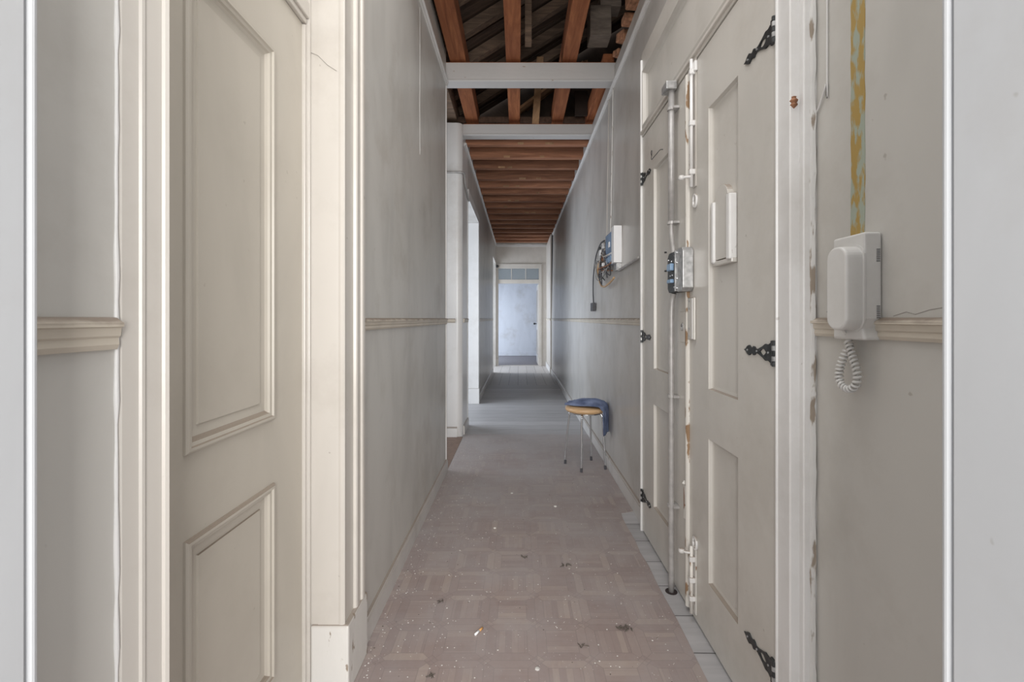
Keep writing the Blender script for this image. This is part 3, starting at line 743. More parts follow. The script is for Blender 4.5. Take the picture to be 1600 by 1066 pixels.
# ------------------------------------------------------------------ conduit and fuse boxes in front of the far leaf
XC = 0.672
cd = thing('door_conduit', 'grey painted electrical conduit standing in front of the double door', 'conduit', (XC, 2.0, 0))
b = bmnew(); cyl(b, (XC, 2.0, 1.62), (XC, 2.0, 2.20), 0.0135, 14); finish('pipe', b, M_CONDUIT, cd, smooth=True)
b = bmnew(); tube(b, smoothpath([(XC, 2.0, 1.66), (XC, 2.0, 1.58), (XC+0.002, 1.995, 1.54), (XC+0.006, 1.985, 1.482)], 5), 0.010, 12); finish('pipe_bend', b, M_CONDUIT, cd, smooth=True)
b = bmnew(); tube(b, smoothpath([(XC+0.006, 1.985, 1.31), (XC+0.002, 1.995, 1.28), (XC, 2.0, 1.2), (XC, 2.0, 0.9), (XC, 2.0, 0.45), (XC, 2.0, 0.0)], 5), 0.012, 12); finish('lower_pipe', b, M_CONDUIT, cd, smooth=True)
for z in (2.12, 1.62, 0.86, 0.38):
    b = bmnew(); cyl(b, (XC, 2.0, z-0.006), (XC, 2.0, z+0.006), 0.018, 14); box(b, XC, XP-0.001, 1.972, 2.028, z-0.005, z+0.005)
    finish('pipe_clip', b, M_CONDUIT, cd)
b = bmnew(); box(b, XC-0.03, XC+0.018, 1.975, 2.045, 2.20, 2.235); finish('head_block', b, M_IRON if False else M_STEEL, cd, bevel=0.004)
b = bmnew(); cyl(b, (XC, 2.0, -0.002), (XC, 2.0, 0.001), 0.026, 16)  # flat near-black disc at the pipe foot
finish('pipe_hole', b, M_HOLE, cd)
fb = thing('fuse_box', 'grey iron fuse box with blue fuses hung on the double door', 'fuse box', (0.68, 1.91, 1.31))
def octbox(bm, y0, y1, z0, z1, x0, x1, c):
    pr = [(y0+c, z0), (y1-c, z0), (y1, z0+c), (y1, z1-c), (y1-c, z1), (y0+c, z1), (y0, z1-c), (y0, z0+c)]
    prism(bm, pr, 'X', x0, x1)
b = bmnew(); octbox(b, 1.905, 2.02, 1.312, 1.485, 0.662, XP-0.001, 0.018); bx1 = finish('fuse_housing', b, M_IRON, fb, bevel=0.002)
b = bmnew(); octbox(b, 1.815, 1.893, 1.310, 1.488, 0.656, XP-0.001, 0.014); bx2 = finish('switch_housing', b, M_STEEL, fb, bevel=0.003)
b = bmnew(); box(b, 0.652, 0.70, 1.893, 1.905, 1.314, 1.484); finish('flange', b, M_STEEL, fb, bevel=0.001)
for (z, h) in ((1.405, 0.030), (1.352, 0.016)):
    b = bmnew(); box(b, 0.646, 0.662, 1.935, 1.985, z, z+h); finish('fuse', b, M_BLUE, bx1, bevel=0.003)
for (y, z) in ((1.92, 1.465), (2.0, 1.455), (1.925, 1.333), (1.96, 1.445), (1.95, 1.385), (1.975, 1.385)):
    b = bmnew(); lathe(b, [(0, -0.004), (0.004, -0.003), (0.005, 0), (0.004, 0.003), (0, 0.004)], (0.660, y, z), 10); finish('bolt_head', b, M_CHROME, bx1, smooth=True)
for (y, z) in ((1.878, 1.472), (1.878, 1.43), (1.878, 1.365), (1.878, 1.325)):
    b = bmnew(); lathe(b, [(0, -0.004), (0.004, -0.003), (0.005, 0), (0.004, 0.003), (0, 0.004)], (0.654, y, z), 10); finish('bolt_head', b, M_CHROME, bx2, smooth=True)

# ------------------------------------------------------------------ intercom wall
XI = 0.75
b = bmnew()
z = 1.385; P1, P2 = [], []
pr = []
zz = 1.385
while zz < 3.2: P1.append((0.984+random.uniform(-0.0012, 0.0012), zz)); P2.append((1.026+random.uniform(-0.0012, 0.0012), zz)); zz += 0.03
prism(b, P1+P2[::-1], 'X', XI-0.0008, XI+0.002)
struct(finish('trim_50', b, M_OCHRE), 'vertical stripe of bare ochre and green old paint above the intercom', 'paint stripe')
ic = thing('intercom', 'white wall intercom handset with a coiled cord mounted over the dado rail', 'intercom', (XI, 0.98, 1.155))
b = bmnew()
prof = [(0.9365, 1.155), (1.030, 1.155), (1.030, 1.379), (0.9365, 1.379), (0.9365, 1.20), (0.943, 1.18)]
prism(b, prof, 'X', 0.712, XI-0.001)
bp_ = finish('base_plate', b, M_IVORY, ic, bevel=0.005, seg=3)
for zc in (1.33, 1.213):
    for k in range(7):
        b = bmnew(); box(b, 0.737, 0.744, 0.9355, 0.937, zc+k*0.004-0.012, zc+k*0.004-0.0105); 
        finish('vent_slot', b, M_CABLE, bp_)
b = bmnew()
pr = []
def rr(y0, y1, z0, z1, r, n=7):
    out = []
    for (cy, cz, a0) in ((y1-r, z0+r, -90), (y1-r, z1-r, 0), (y0+r, z1-r, 90), (y0+r, z0+r, 180)):
        for k in range(n+1):
            a = R(a0+90*k/n); out.append((cy+r*math.cos(a), cz+r*math.sin(a)))
    return out
prism(b, rr(0.939, 1.000, 1.176, 1.352, 0.026), 'X', 0.676, 0.716)
hs = finish('handset', b, M_IVORY, ic, bevel=0.005, seg=3, smooth=False)
b = bmnew(); prism(b, rr(0.935, 1.004, 1.172, 1.356, 0.028), 'X', 0.7105, 0.7135); finish('cradle', b, M_IVORY, ic)
# coiled cord
def coil(path, rc, turns, rw, stepn=9):
    P = smoothpath(path, 14); L = [0]
    for a, c in zip(P, P[1:]): L.append(L[-1]+(c-a).length)
    tot = L[-1]; N = int(turns*stepn); out = []
    side = Vector((1, 0, 0))
    j = 0
    for i in range(N+1):
        s = tot*i/N
        while j < len(L)-2 and L[j+1] < s: j += 1
        t = (s-L[j])/max(1e-9, L[j+1]-L[j]); p = P[j].lerp(P[j+1], t); d = (P[j+1]-P[j]).normalized()
        a = side - d*side.dot(d); a.normalize(); c = d.cross(a); th = 2*math.pi*turns*i/N
        out.append(p+a*math.cos(th)*rc+c*math.sin(th)*rc)
    return out
b = bmnew()
XQ = 0.725
path = [(XQ, 1.003, 1.162), (XQ, 0.995, 1.14), (XQ-0.004, 0.968, 1.10), (XQ-0.006, 0.958, 1.072), (XQ-0.006, 0.972, 1.052), (XQ-0.006, 0.992, 1.05), (XQ-0.005, 1.008, 1.068), (XQ-0.002, 1.008, 1.105), (XQ, 0.996, 1.143)]
path = [(XQ, 1.002, 1.152), (XQ-0.002, 0.985, 1.118), (XQ-0.004, 0.968, 1.082), (XQ-0.006, 0.972, 1.056), (XQ-0.006, 0.995, 1.046), (XQ-0.006, 1.018, 1.058), (XQ-0.004, 1.022, 1.085), (XQ-0.002, 1.012, 1.115), (XQ+0.004, 1.000, 1.14)]
tube(b, coil(path, 0.0062, 27, 0.002), 0.0029, 6)
co = finish('coiled_cord', b, M_IVORY, ic, smooth=True)
b = bmnew(); tube(b, smoothpath([(0.70, 0.985, 1.178), (0.715, 0.993, 1.165), (XQ, 1.002, 1.150)], 5), 0.0028, 8); finish('cord_tail', b, M_IVORY, ic, smooth=True)
# cable stub and staple left of handset
b = bmnew(); tube(b, smoothpath([(XI-0.003, 1.10, 1.216), (XI-0.006, 1.08, 1.222), (XI-0.004, 1.06, 1.216), (XI-0.006, 1.035, 1.218)], 5), 0.002, 6)
tag(finish('wire_stub', b, M_CABLE, smooth=True), 'short dark wire stub poking from the wall beside the intercom', 'wire')
# crack / plaster ridge next to jamb, with cable
b = bmnew(); pts = []; zz = 0
while zz < 3.1: pts.append((XI-0.009+random.uniform(-0.001, 0.001), 1.146+random.uniform(-0.0015, 0.0015), zz)); zz += 0.028
tube(b, pts, [0.008+random.uniform(-0.002, 0.0015) for _ in pts], 6)
struct(finish('trim_51', b, M_PLASTER), 'cracked plaster joint between the door frame and intercom wall', 'plaster')
b = bmnew(); tube(b, smoothpath([(XI-0.004, 1.10, 2.6), (XI-0.004, 1.10, 1.80), (XI-0.004, 1.103, 1.77), (XI-0.004, 1.13, 1.725), (XI-0.005, 1.145, 1.71), (XI-0.022, 1.165, 1.65), (XI-0.03, 1.172, 1.60)], 6), 0.0022, 6)
tag(finish('thin_cable', b, M_TRIM_W, smooth=True), 'thin painted cable coming down the wall above the plaster crack', 'cable')
b = bmnew(); lathe(b, [(0, -0.018), (0.004, -0.014), (0.010, -0.008), (0.007, -0.003), (0.011, 0.003), (0.006, 0.009), (0.007, 0.013), (0, 0.016)], (XP+0.008, 1.171, 1.757), 7)
tag(finish('splintered_wood', b, M_BRICK), 'small splintered reddish break in the white door jamb', 'splinter')
# curved crack on the wall near the rail
def crack(name, pts, r, mat, label):
    b = bmnew(); tube(b, pts, r, 4); return struct(finish(name, b, mat), label, 'crack')
M_CRACK = plain('crack_shadow', (0.25, 0.23, 0.21), 0.9)
crack('trim_52', [(XI, 0.91, 1.205), (XI, 0.88, 1.213), (XI, 0.86, 1.208), (XI, 0.83, 1.216), (XI, 0.80, 1.220)], 0.0006, M_CRACK, 'fine wavy crack above the right dado rail')
crack('trim_53', [(XL, 2.63, 3.0), (XL, 2.632, 2.7), (XL, 2.628, 2.4), (XL, 2.633, 2.15)], 0.0012, M_TRIM_W, 'pale vertical line of filler on the left wall')
crack('trim_54', [(-0.675, D1-0.003, 2.055), (-0.64, D1-0.003, 2.04), (-0.61, D1-0.003, 2.01), (-0.58, D1-0.005, 1.99)], 0.0006, M_CRACK, 'hairline crack in the left door casing')

# ------------------------------------------------------------------ right wall electrics beyond the door
mt = thing('electricity_meter', 'white and blue electricity meter with loose wires on the right wall', 'electricity meter', (XR, 3.45, 1.5))
W = wr(1.75)
b = bmnew(); box(b, 0.680, W, 3.245, 3.33, 1.60, 1.865); finish('white_cover', b, M_WHITEPL, mt, bevel=0.003)
b = bmnew(); box(b, 0.688, W, 3.33, 3.60, 1.615, 1.85); mb = finish('meter_case', b, M_GLASSBL, mt, bevel=0.006)
b = bmnew(); box(b, 0.684, 0.688, 3.36, 3.57, 1.68, 1.69); finish('meter_rim', b, M_WHITEPL, mb)
b = bmnew(); box(b, 0.684, 0.688, 3.43, 3.47, 1.74, 1.78); finish('dial', b, M_WHITEPL, mb)
b = bmnew(); box(b, 0.684, 0.688, 3.38, 3.55, 1.63, 1.665); finish('terminal_cover', b, M_BLUE, mb)
b = bmnew(); box(b, 0.70, W, 3.62, 3.84, 1.60, 1.82); bd = finish('back_board', b, M_BLOCK, mt, bevel=0.003)
for (y, z, s, m_) in ((3.66, 1.76, 0.05, M_STEEL), (3.75, 1.72, 0.05, M_WHITEPL), (3.68, 1.67, 0.035, M_BRICK), (3.76, 1.63, 0.04, M_BLOCK), (3.80, 1.77, 0.03, M_IRON), (3.65, 1.62, 0.03, M_WHITEPL)):
    b = bmnew(); box(b, 0.672, 0.70, y, y+s, z, z+s); finish('connector', b, m_, bd, bevel=0.006)
random.seed(11)
for k in range(9):
    b = bmnew()
    p0 = (0.69, random.uniform(3.3, 3.8), random.uniform(1.58, 1.66)); p3 = (0.70, random.uniform(3.35, 3.95), random.uniform(1.5, 1.8))
    mid = [(0.672+random.uniform(-0.01, 0.02), random.uniform(3.4, 3.95), random.uniform(1.47, 1.75)) for _ in range(2)]
    tube(b, smoothpath([p0]+mid+[p3], 8), 0.0045, 6)
    finish('loose_wire', b, random.choice([M_CABLE, M_TRIM, M_SEAT, M_STEEL, M_TRIM, M_BRICK]), mt, smooth=True)
b = bmnew(); tube(b, smoothpath([(0.70, 3.95, 1.70), (0.685, 3.93, 1.60), (0.685, 3.80, 1.49), (0.685, 3.65, 1.455), (0.69, 3.45, 1.47), (0.70, 3.33, 1.50)], 8), 0.008, 8); finish('cable_loop', b, M_SEAT, mt, smooth=True)
b = bmnew(); box(b, 0.70, W, 3.25, 3.34, 1.545, 1.60); finish('junction_cap', b, M_STEEL, mt, bevel=0.004)
b = bmnew(); tube(b, smoothpath([(0.722, 3.28, 1.545), (0.718, 3.15, 1.548), (0.718, 2.95, 1.553), (0.72, 2.72, 1.565)], 5), 0.010, 8)
tag(finish('wall_conduit', b, M_CONDUIT, smooth=True), 'short conduit running from the meter to the door frame', 'conduit')
dc = thing('hanging_cable', 'dark cable with a socket end hanging beside the meter', 'cable', (XR, 4.4, 1.27))
b = bmnew(); tube(b, smoothpath([(0.725, 3.85, 1.86), (0.728, 4.05, 1.86), (0.725, 4.25, 1.78), (0.72, 4.36, 1.62), (0.722, 4.40, 1.48), (0.715, 4.33, 1.35)], 8), 0.006, 8); finish('flex', b, M_CABLE, dc, smooth=True)
for k in (0, 1):
    b = bmnew(); box(b, 0.695, 0.722, 4.27+k*0.07, 4.325+k*0.07, 1.27, 1.35); finish('socket', b, M_CABLE, dc, bevel=0.004)
gv = 'thin cables dropping to the meter'
for (y, z1, lab, r) in ((3.62, 1.86, 'thicker white-taped cable dropping from the cornice to the meter', 0.005), (3.80, 1.84, 'thin pale cable left of the taped cable on the right wall', 0.003)):
    pts = []; z = 3.03
    while z > z1: pts.append((wr(z)-r-0.001+random.uniform(-.0008, .0008), y+random.uniform(-0.004, 0.004), z)); z -= 0.09
    pts.append((wr(z1)-r, y, z1))
    b = bmnew(); tube(b, smoothpath(pts, 3), r, 6); tag(finish('drop_cable', b, M_PLASTER if r > .004 else M_TRIM, smooth=True), lab, 'cable')

# ------------------------------------------------------------------ end wall and doorway
YE = YEND
b = bmnew()
box(b, -0.85, -0.58, YE, YE+0.15, 0, ZW); box(b, 0.59, 1.0, YE, YE+0.15, 0, ZW); box(b, -0.58, 0.59, YE, YE+0.15, 2.56, ZW)
struct(finish('wall_back', b, M_TRIM), 'pale end wall above the end doorway', 'wall')
b = bmnew()
box(b, -0.579, -0.51, YE-0.02, YE+0.149, 0.2, 2.56); box(b, 0.52, 0.589, YE-0.02, YE+0.149, 0.2, 2.56); box(b, -0.51, 0.52, YE-0.02, YE+0.149, 2.47, 2.56); box(b, -0.572, 0.61, YE-0.03, YE-0.0005, 2.561, 2.585)
box(b, -0.51, 0.52, YE-0.01, YE+0.10, 2.09, 2.19); box(b, -0.579, -0.505, YE-0.03, YE+0.149, 0, 0.2); box(b, 0.515, 0.589, YE-0.03, YE+0.149, 0, 0.2)
box(b, -0.185, -0.165, YE+0.02, YE+0.06, 2.19, 2.47); box(b, 0.175, 0.195, YE+0.02, YE+0.06, 2.19, 2.47)
struct(finish('trim_60', b, M_TRIM, bevel=0.005), 'cream frame of the end doorway with its three-light transom', 'door frame')
for i, (x0, x1) in enumerate(((-0.51, -0.185), (-0.165, 0.175), (0.195, 0.52))):
    b = bmnew(); box(b, x0, x1, YE+0.038, YE+0.042, 2.19, 2.47)
    struct(finish('window_%d' % (i+1), b, M_GLASS), ('left', 'middle', 'right')[i] + ' pane of the transom over the end doorway', 'window pane')
b = bmnew(); box(b, -0.51, 0.52, YE-0.01, YE+0.13, 0, 0.012)
struct(finish('trim_61', b, M_BASE), 'threshold of the end doorway', 'threshold')
mp3 = lambda u, z, d: (0.50-d, u, z)
d4 = sempty('door_4', (0.50, YE+0.15, 0), 'cream door standing open into the end room', 'door')
leaf(d4, mp3, YE+0.14, YE+1.05, 0.012, 2.08, YE+0.26, YE+0.93, [(0.25, 0.9), (1.1, 1.95)], M_TRIM, PR, [(0.0, -0.016), (0.001, -0.016)])
b = bmnew(); cyl(b, (0.50, YE+0.97, 1.06), (0.46, YE+0.97, 1.06), 0.012, 10); lathe(b, [(0, -0.03), (0.022, -0.02), (0.03, 0), (0.022, 0.02), (0, 0.03)], (0.44, YE+0.97, 1.06), 14)
finish('door_knob', b, M_IRON, d4, smooth=True)
b = bmnew(); lathe(b, [(0, -0.035), (0.03, -0.022), (0.037, 0), (0.03, 0.022), (0, 0.035)], (-0.535, YE-0.045, 2.52), 16)
tag(finish('round_knob', b, M_IRON, smooth=True), 'small round dark knob on the top left corner of the end doorway frame', 'knob')
b = bmnew()
box(b, -2.2, 1.2, 14.7, 14.85, 0, 3.0); box(b, 1.1, 1.2, YE+0.15, 14.7, 0, 3.0); box(b, -2.3, -2.2, YE+0.15, 14.85, 0, 3)
box(b, -2.3, -0.85, YE+0.03, YE+0.15, 0, 3); box(b, 1.0, 1.2, YE+0.03, YE+0.15, 0, 3)
struct(finish('wall_back.001', b, M_BLUEWALL), 'bluish plaster wall seen through the end doorway', 'wall')
b = bmnew(); box(b, -2.2, 1.1, 14.68, 14.7, 0, 0.13); struct(finish('baseboard_back', b, M_BLUEWALL, bevel=0.004), 'baseboard of the end room', 'baseboard')
b = bmnew(); box(b, -2.3, 1.2, YE+0.15, 14.85, 3.0, 3.06); struct(finish('ceiling.002', b, M_BLUEWALL), 'ceiling of the end room', 'ceiling')

# ------------------------------------------------------------------ open ceiling
def crossbeam(y, xl, label, zt=3.22):
    b = bmnew()
    prof = [(y, 3.095), (y-0.004, 3.09), (y-0.004, 3.083), (y+0.004, 3.078), (y+0.11, 3.078), (y+0.11, zt), (y, zt)]
    prism(b, prof, 'X', xl, 0.80)
    o = finish('crossbeam', b, M_CROSS); tag(o, label, 'beam', 'white crossbeams'); return o
cb = crossbeam(3.60, XL-0.02, 'nearest white painted crossbeam spanning the corridor at the side passage', 3.225)
b = bmnew(); box(b, -0.60, 0.80, 3.62, 3.70, 3.226, 3.24); finish('cap_board', b, M_JOIST, cb)
cb = crossbeam(4.66, XL-0.0, 'second white painted crossbeam, farther along at the rounded pier', 3.19)
b = bmnew(); box(b, -0.56, 0.80, 4.68, 4.76, 3.191, 3.203); finish('cap_board', b, M_JOIST, cb)
# lengthwise joists over the near stretch
gj = 'lengthwise joists over the near corridor'
JY0, JY1, JZ = 2.0, 4.9, 3.245
names = [(-0.544, -0.416, M_JOIST, 'reddish brown ceiling joist nearest the left wall'),
         (-0.098, 0.016, M_JOIST, 'reddish brown ceiling joist down the middle of the corridor'),
         (0.347, 0.463, M_JOIST, 'reddish brown ceiling joist right of the middle one'),
         (-0.74, -0.63, M_RAFTER, 'grey weathered joist tucked over the left wall')]
for (x0, x1, m_, lab) in names:
    b = bmnew(); box(b, x0, x1, JY0, JY1, JZ, JZ+0.16); o = finish('ceiling_joist', b, m_, bevel=0.004); tag(o, lab, 'joist', gj)
b = bmnew(); box(b, 0.70, 0.79, 3.75, JY1, JZ, JZ+0.14); tag(finish('ceiling_joist', b, M_JOIST, bevel=0.004), 'short brown joist over the right wall between the two crossbeams', 'joist', gj)
b = bmnew(); box(b, 0.54, 0.70, 3.42, 3.58, 3.33, 3.56); tag(finish('wood_block', b, M_BLOCK, bevel=0.005), 'big weathered wooden block beside the right joist above the double door', 'wood block')
b = bmnew(); box(b, 0.62, 0.78, 3.44, 3.57, 3.565, 3.67); tag(finish('wood_block', b, M_BLOCK, bevel=0.005), 'smaller weathered block behind the big one over the right wall', 'wood block')
b = bmnew(); box(b, 0.57, 0.695, 4.58, 4.60, JZ+0.0, JZ+0.25); tag(finish('dark_panel', b, M_DARK), 'dark square board hanging between the joists beyond the first crossbeam', 'board')
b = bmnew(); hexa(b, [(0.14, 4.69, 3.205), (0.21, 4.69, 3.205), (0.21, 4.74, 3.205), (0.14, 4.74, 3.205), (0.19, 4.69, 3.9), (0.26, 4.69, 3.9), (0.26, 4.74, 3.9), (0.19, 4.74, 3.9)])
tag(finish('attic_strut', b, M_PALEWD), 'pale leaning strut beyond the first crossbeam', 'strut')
b = bmnew(); box(b, 0.05, 0.10, 3.45, 3.52, 3.3, 4.3); tag(finish('attic_post', b, M_RAFTER), 'dark upright post behind the middle joist', 'post')
# broken brick along the right wall head
random.seed(3)
y = 1.6
while y < 3.5:
    b = bmnew(); s = random.uniform(0.04, 0.075); x = 0.70+random.uniform(-0.02, 0.02)
    z0 = ZW-0.1
    mtx = Matrix.Translation((x+0.05, y, z0+s*0.45)) @ Matrix.Rotation(random.uniform(-.5, .5), 4, 'Z') @ Matrix.Rotation(random.uniform(-.15, .15), 4, 'X')
    box(b, -s*0.7, s*0.7, -s*0.8, s*0.8, -s*0.5, s*0.5, mtx)
    tag(finish('broken_brick', b, M_BRICK, bevel=0.008), 'broken orange brick on the head of the right wall', 'brick', 'broken bricks on the right wall head')
    y += s*1.6+random.uniform(0.02, 0.12)
# pitched roof over the near stretch: rises to the right
def rz(x): return 3.78 + 0.62*x
k = 0
RX0, RX1 = -1.0, 1.5
y = 2.1
while y < 5.2:
    b = bmnew(); w = 0.075
    hexa(b, [(RX0, y, rz(RX0)), (RX1, y, rz(RX1)), (RX1, y+w, rz(RX1)), (RX0, y+w, rz(RX0)),
             (RX0, y, rz(RX0)+0.10), (RX1, y, rz(RX1)+0.10), (RX1, y+w, rz(RX1)+0.10), (RX0, y+w, rz(RX0)+0.10)])
    tag(finish('rafter', b, M_RAFTER, bevel=0.003), 'dark sloping rafter in the open roof above the near corridor', 'rafter', 'rafters over the near corridor')
    y += 0.40
b = bmnew()
y = 2.0
while y < 5.3:
    w = 0.13; dz = random.uniform(0, 0.02)
    z0 = 0.105+dz
    hexa(b, [(RX0-0.2, y, rz(RX0-0.2)+z0), (RX1+0.1, y, rz(RX1+0.1)+z0), (RX1+0.1, y+w, rz(RX1+0.1)+z0), (RX0-0.2, y+w, rz(RX0-0.2)+z0),
             (RX0-0.2, y, rz(RX0-0.2)+z0+0.04), (RX1+0.1, y, rz(RX1+0.1)+z0+0.04), (RX1+0.1, y+w, rz(RX1+0.1)+z0+0.04), (RX0-0.2, y+w, rz(RX0-0.2)+z0+0.04)])
    y += w
struct(finish('ceiling.003', b, M_ROOF), 'dark roof boards over the open near ceiling', 'roof')
for nm, bb in (('added_boarding_left', (RX0-0.27, RX0-0.22, 2.0, 5.5, ZW+0.02, 3.4)), ('added_boarding_right', (RX1+0.1, RX1+0.15, 0.44, 5.5, 3.0, 5.0)),
               ('wall_near.001', (RX0-0.2, RX1+0.1, 1.92, 1.98, ZW, 5.0)), ('wall_back.002', (RX0-0.2, RX1+0.1, 5.42, 5.48, 3.33, 5.0)),
               ('added_boarding_ledge', (0.81, RX1+0.1, 0.44, 5.4, ZW-0.16, ZW-0.12))):
    b = bmnew(); box(b, *bb); struct(finish(nm, b, M_ROOF), 'dark boarding added to keep light out of the roof space', 'boarding')  # closing boards added so sky light stays out of the roof
b = bmnew(); box(b, -3.2, -0.80, YC1-0.12, YC2+0.2, ZW, ZW+0.05); box(b, -1.27, -0.57, 2.0, YC1-0.13, ZW, ZW+0.02)
struct(finish('ceiling.004', b, M_BLOCK), 'boarded ceiling of the side passage', 'ceiling')
# sheathing battens between the crossbeams, sunlight put into their pale colour
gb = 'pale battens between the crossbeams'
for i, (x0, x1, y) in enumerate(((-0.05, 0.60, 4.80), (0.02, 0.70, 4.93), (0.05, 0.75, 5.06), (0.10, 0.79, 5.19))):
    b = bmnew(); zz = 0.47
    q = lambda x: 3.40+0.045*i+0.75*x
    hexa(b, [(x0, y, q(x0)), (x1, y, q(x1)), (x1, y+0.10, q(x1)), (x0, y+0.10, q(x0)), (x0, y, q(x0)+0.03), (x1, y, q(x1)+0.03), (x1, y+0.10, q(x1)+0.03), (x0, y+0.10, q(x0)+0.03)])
    tag(finish('sloping_batten', b, M_PALEWD), 'sloping board coloured pale as if sunlit, seen beyond the first crossbeam', 'batten', gb)
# crosswise joists over the far stretch
ys = [4.92, 5.33, 5.72, 6.14, 6.52, 6.88, 7.30, 7.74, 8.16, 8.62, 9.04, 9.48, 9.90, 10.36, 10.80, 11.22]
rows = ['%s' % w for w in ('first', 'second', 'third', 'fourth', 'fifth', 'sixth', 'seventh', 'eighth', 'ninth', 'tenth', 'eleventh', 'twelfth', 'thirteenth', 'fourteenth', 'fifteenth', 'last')]
random.seed(21)
for i, y in enumerate(ys):
    b = bmnew(); z0 = 3.085+random.uniform(-0.006, 0.006)
    box(b, -0.60, 0.80, y, y+0.075, z0, z0+0.17)
    j = tag(finish('cross_joist', b, M_JOISTX, bevel=0.004), 'brown joist across the far corridor ceiling, %s beyond the second crossbeam' % rows[i], 'joist', 'crosswise joists over the far corridor')
    if i < 9:
        for q in range(random.choice((1, 2, 2))):
            b = bmnew(); x = random.uniform(-0.3, 0.4); w = random.uniform(0.05, 0.09)
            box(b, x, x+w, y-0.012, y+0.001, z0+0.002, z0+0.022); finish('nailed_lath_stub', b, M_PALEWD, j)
b = bmnew(); box(b, -0.80, 0.98, 4.78, YEND+0.1, 3.262, 3.32)
struct(finish('ceiling', b, wood('ceiling_boards', (0.05, 0.028, 0.018), (0.15, 0.085, 0.055), (18, 3, 18))), 'brown boards above the far joists', 'ceiling')
b = bmnew()
pts = [(-0.55, 3.02)]
x = -0.55
while x < 0.72: pts.append((x, 3.085+random.uniform(-0.012, 0.012))); x += 0.07
pts.append((0.72, 3.02))
prism(b, pts, 'Y', YEND-0.012, YEND)
struct(finish('trim_62', b, M_TRIM_W), 'ragged plaster edge under the last joist', 'plaster')

# ------------------------------------------------------------------ stool and cloth
SX, SY = 0.546, 3.69
st = thing('stool', 'round plywood stool with four chrome legs against the right wall', 'stool', (SX, SY, 0))
b = bmnew(); lathe(b, [(0, 0.452), (0.150, 0.452), (0.160, 0.458), (0.166, 0.470), (0.163, 0.483), (0.150, 0.490), (0, 0.492)], (SX, SY, 0), 48)
finish('seat', b, M_SEAT, st, smooth=True)
b = bmnew(); lathe(b, [(0.10, 0.438), (0.125, 0.438), (0.125, 0.4515), (0.10, 0.4515), (0.10, 0.438)], (SX, SY, 0), 32); finish('seat_ring', b, M_CHROME, st)
for (fx, fy) in ((0.386, 3.757), (0.490, 3.545), (0.690, 3.612), (0.615, 3.845)):
    dx, dy = fx-SX, fy-SY; L = math.hypot(dx, dy); ux, uy = dx/L, dy/L
    P = smoothpath([(SX+ux*0.085, SY+uy*0.085, 0.444), (SX+ux*0.118, SY+uy*0.118, 0.443), (SX+ux*0.136, SY+uy*0.136, 0.425), (SX+ux*0.140, SY+uy*0.140, 0.39), (SX+ux*L*0.96, SY+uy*L*0.96, 0.15), (fx, fy, 0.03)], 6)
    b = bmnew(); tube(b, P, 0.0085, 12); lg = finish('leg', b, M_CHROME, st, smooth=True)
    b = bmnew(); cyl(b, (fx, fy, 0.003), (fx-ux*0.002, fy-uy*0.002, 0.032), 0.0105, 14); finish('rubber_foot', b, M_CABLE, lg)
# cloth: drapes over the back right of the seat
b = bmnew()
NU, NV = 46, 26
grid = []
for i in range(NU+1):
    u = i/NU; row = []
    s = -0.14 + u*0.50            # distance along the drape from the seat centre towards the wall
    for jv in range(NV+1):
        v = jv/NV
        # local frame: drape direction towards front right, width direction towards the back
        width = 0.20 + 0.05*math.sin(u*3.0) - 0.06*max(0, u-0.72)
        wv = (v-0.5)*width
        edge = 0.157
        lift = 0.030*math.exp(-((s+0.01)/0.09)**2)*math.sin(math.pi*min(1, max(0, v)))**0.7 + 0.035*math.exp(-((s-0.10)/0.07)**2)*math.sin(math.pi*v)
        fold = 0.006*math.sin(v*17+u*4) + 0.004*math.sin(v*31-u*9)
        if s < edge:
            px, pz = s, 0.4985+lift+abs(fold)*1.2
        elif s < edge+0.04:
            a = (s-edge)/0.04*math.pi/2; px = edge+0.028*math.sin(a); pz = 0.4985-0.028*(1-math.cos(a))+lift+abs(fold)*(1-a/1.6)
        else:
            px = edge+0.028; pz = 0.4705-(s-edge-0.04)*1.0 + lift*0.6
            px += fold*0.6
        # back droop
        cx0, cy0 = 0.0, 0.036
        ang = R(-27)
        dxx = px*math.cos(ang)-wv*math.sin(ang)+cx0; dyy = px*math.sin(ang)+wv*math.cos(ang)+cy0
        rad = math.hypot(dxx, dyy)
        if rad > 0.172 and s < edge+0.02: pz -= (rad-0.172)*1.1
        X = min(SX+dxx, 0.724)
        row.append(b.verts.new((X, SY+dyy, pz - (0.03*max(0, u-0.8)*5*(1-v) if u > 0.8 else 0))))
    grid.append(row)
for i in range(NU):
    for jv in range(NV): b.faces.new((grid[i][jv], grid[i+1][jv], grid[i+1][jv+1], grid[i][jv+1]))
o = finish('blue_cloth', b, M_CLOTH, smooth=True)
sd = o.modifiers.new('thickness', 'SOLIDIFY'); sd.thickness = 0.004; sd.offset = 1
tag(o, 'crumpled blue denim-like cloth draped over the stool seat', 'cloth')

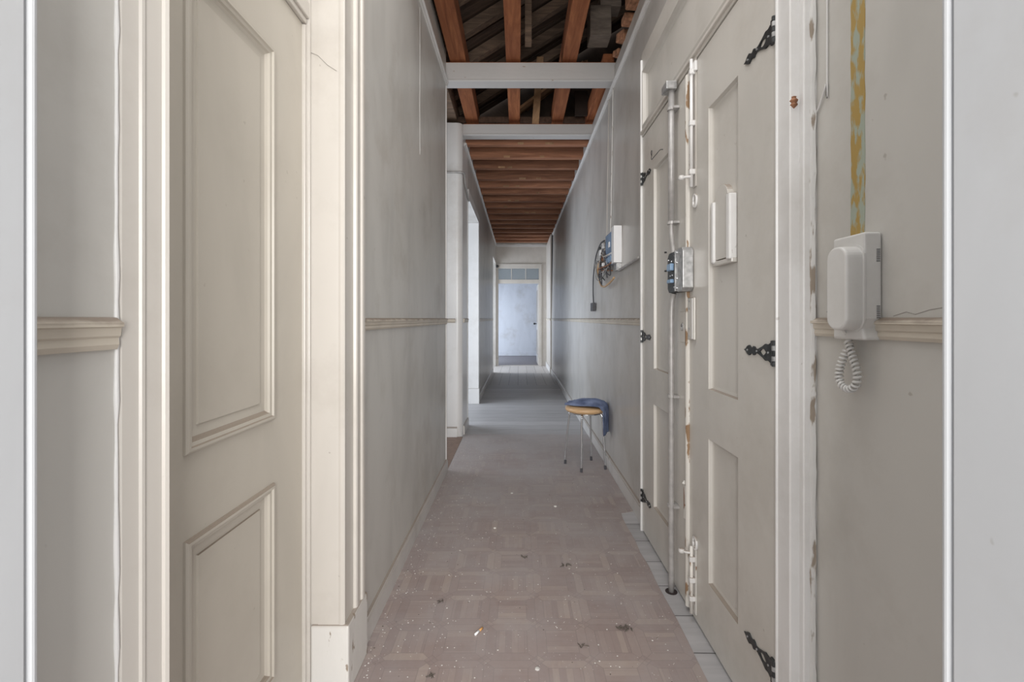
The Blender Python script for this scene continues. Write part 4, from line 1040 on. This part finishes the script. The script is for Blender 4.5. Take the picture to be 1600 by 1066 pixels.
# ------------------------------------------------------------------ bits on the floor
cg = thing('cigarette_butt', 'orange-tipped cigarette butt lying on the vinyl floor in the foreground', 'cigarette butt', (-0.152, 1.735, 0.0065))
d = Vector((0.55, 0.83, 0)).normalized()
c0 = Vector((-0.152, 1.735, 0.0068))
b = bmnew(); tube(b, [c0-d*0.022, c0+d*0.004], 0.0042, 12); finish('paper', b, M_WHITEPL, cg, smooth=True)
b = bmnew(); tube(b, [c0+d*0.004, c0+d*0.024], 0.0043, 12); finish('filter', b, plain('cork_filter', (0.62, 0.33, 0.12), 0.6), cg, smooth=True)
random.seed(5)
def scatter(name, cnt, mat, label, cat, smin, smax, yexp):
    b = bmnew()
    for k in range(cnt):
        y = 1.35+ (4.5-1.35)*random.random()**yexp; 
        x = random.uniform(-0.54, 0.62) if random.random() < 0.55 else -0.54+0.35*random.random()**2
        s = random.uniform(smin, smax); a = random.uniform(0, 6.28)
        z = 0.0026
        nn = 5; h = s*0.5
        base = [(x+s*random.uniform(.6, 1.1)*math.cos(a+6.283*q/nn), y+s*random.uniform(.6, 1.1)*math.sin(a+6.283*q/nn)) for q in range(nn)]
        A = [b.verts.new((p[0], p[1], z)) for p in base]; T = b.verts.new((x, y, z+h))
        for q in range(nn): b.faces.new((A[q], A[(q+1) % nn], T))
        b.faces.new(A[::-1])
    tag(finish(name, b, mat), label, cat, kind='stuff')
scatter('plaster_crumbs', 650, M_SPECK, 'tiny white plaster crumbs strewn over the vinyl floor', 'debris', 0.0014, 0.0038, 1.3)
scatter('dark_crumbs', 150, M_DIRT, 'small dark dirt crumbs strewn over the vinyl floor', 'debris', 0.0015, 0.004, 1.2)
def clump(x, y, s, cnt, label, mat=M_DIRT):
    b = bmnew()
    for k in range(cnt):
        a = random.uniform(0, 6.28); rr_ = s*random.random()**0.6
        px, py = x+rr_*math.cos(a)*1.5, y+rr_*math.sin(a)*0.8; l = random.uniform(0.006, 0.016); a2 = random.uniform(0, 3.14)
        q = Vector((math.cos(a2), math.sin(a2), 0))*l
        c = Vector((px, py, 0.0045+random.random()*0.003))
        tube(b, [c-q, c+Vector((0, 0, 0.002)), c+q], [0.0006, 0.0018, 0.0006], 5)
    tag(finish('debris_clump', b, mat), label, 'debris')
clump(0.41, 1.76, 0.022, 16, 'dark clump of dry debris on the right side of the foreground floor')
clump(0.225, 2.20, 0.02, 9, 'scattered dark flecks right of the middle of the floor')
clump(0.03, 2.28, 0.014, 6, 'small dark twig bits in the middle of the floor')
clump(-0.335, 1.92, 0.012, 4, 'little dark curl of debris near the left baseboard')
clump(0.235, 1.66, 0.010, 5, 'small dark flake right of the cigarette butt')
clump(-0.30, 1.52, 0.010, 5, 'small brown scrap at the bottom left of the floor')
for (x, y, s, lab) in ((-0.045, 3.12, 0.010, 'white plaster chip in the middle of the vinyl floor'), (0.235, 2.90, 0.011, 'cream plaster flake in front of the stool'),
                       (-0.135, 2.60, 0.008, 'pale crumb left of the middle of the floor'), (0.065, 1.555, 0.009, 'pale round smudge of plaster at the bottom of the floor')):
    b = bmnew(); lathe(b, [(0, 0), (s, 0), (s*0.8, s*0.35), (0, s*0.45)], (x, y, 0.0026), 7)
    tag(finish('plaster_chip', b, M_SPECK), lab, 'plaster chip')
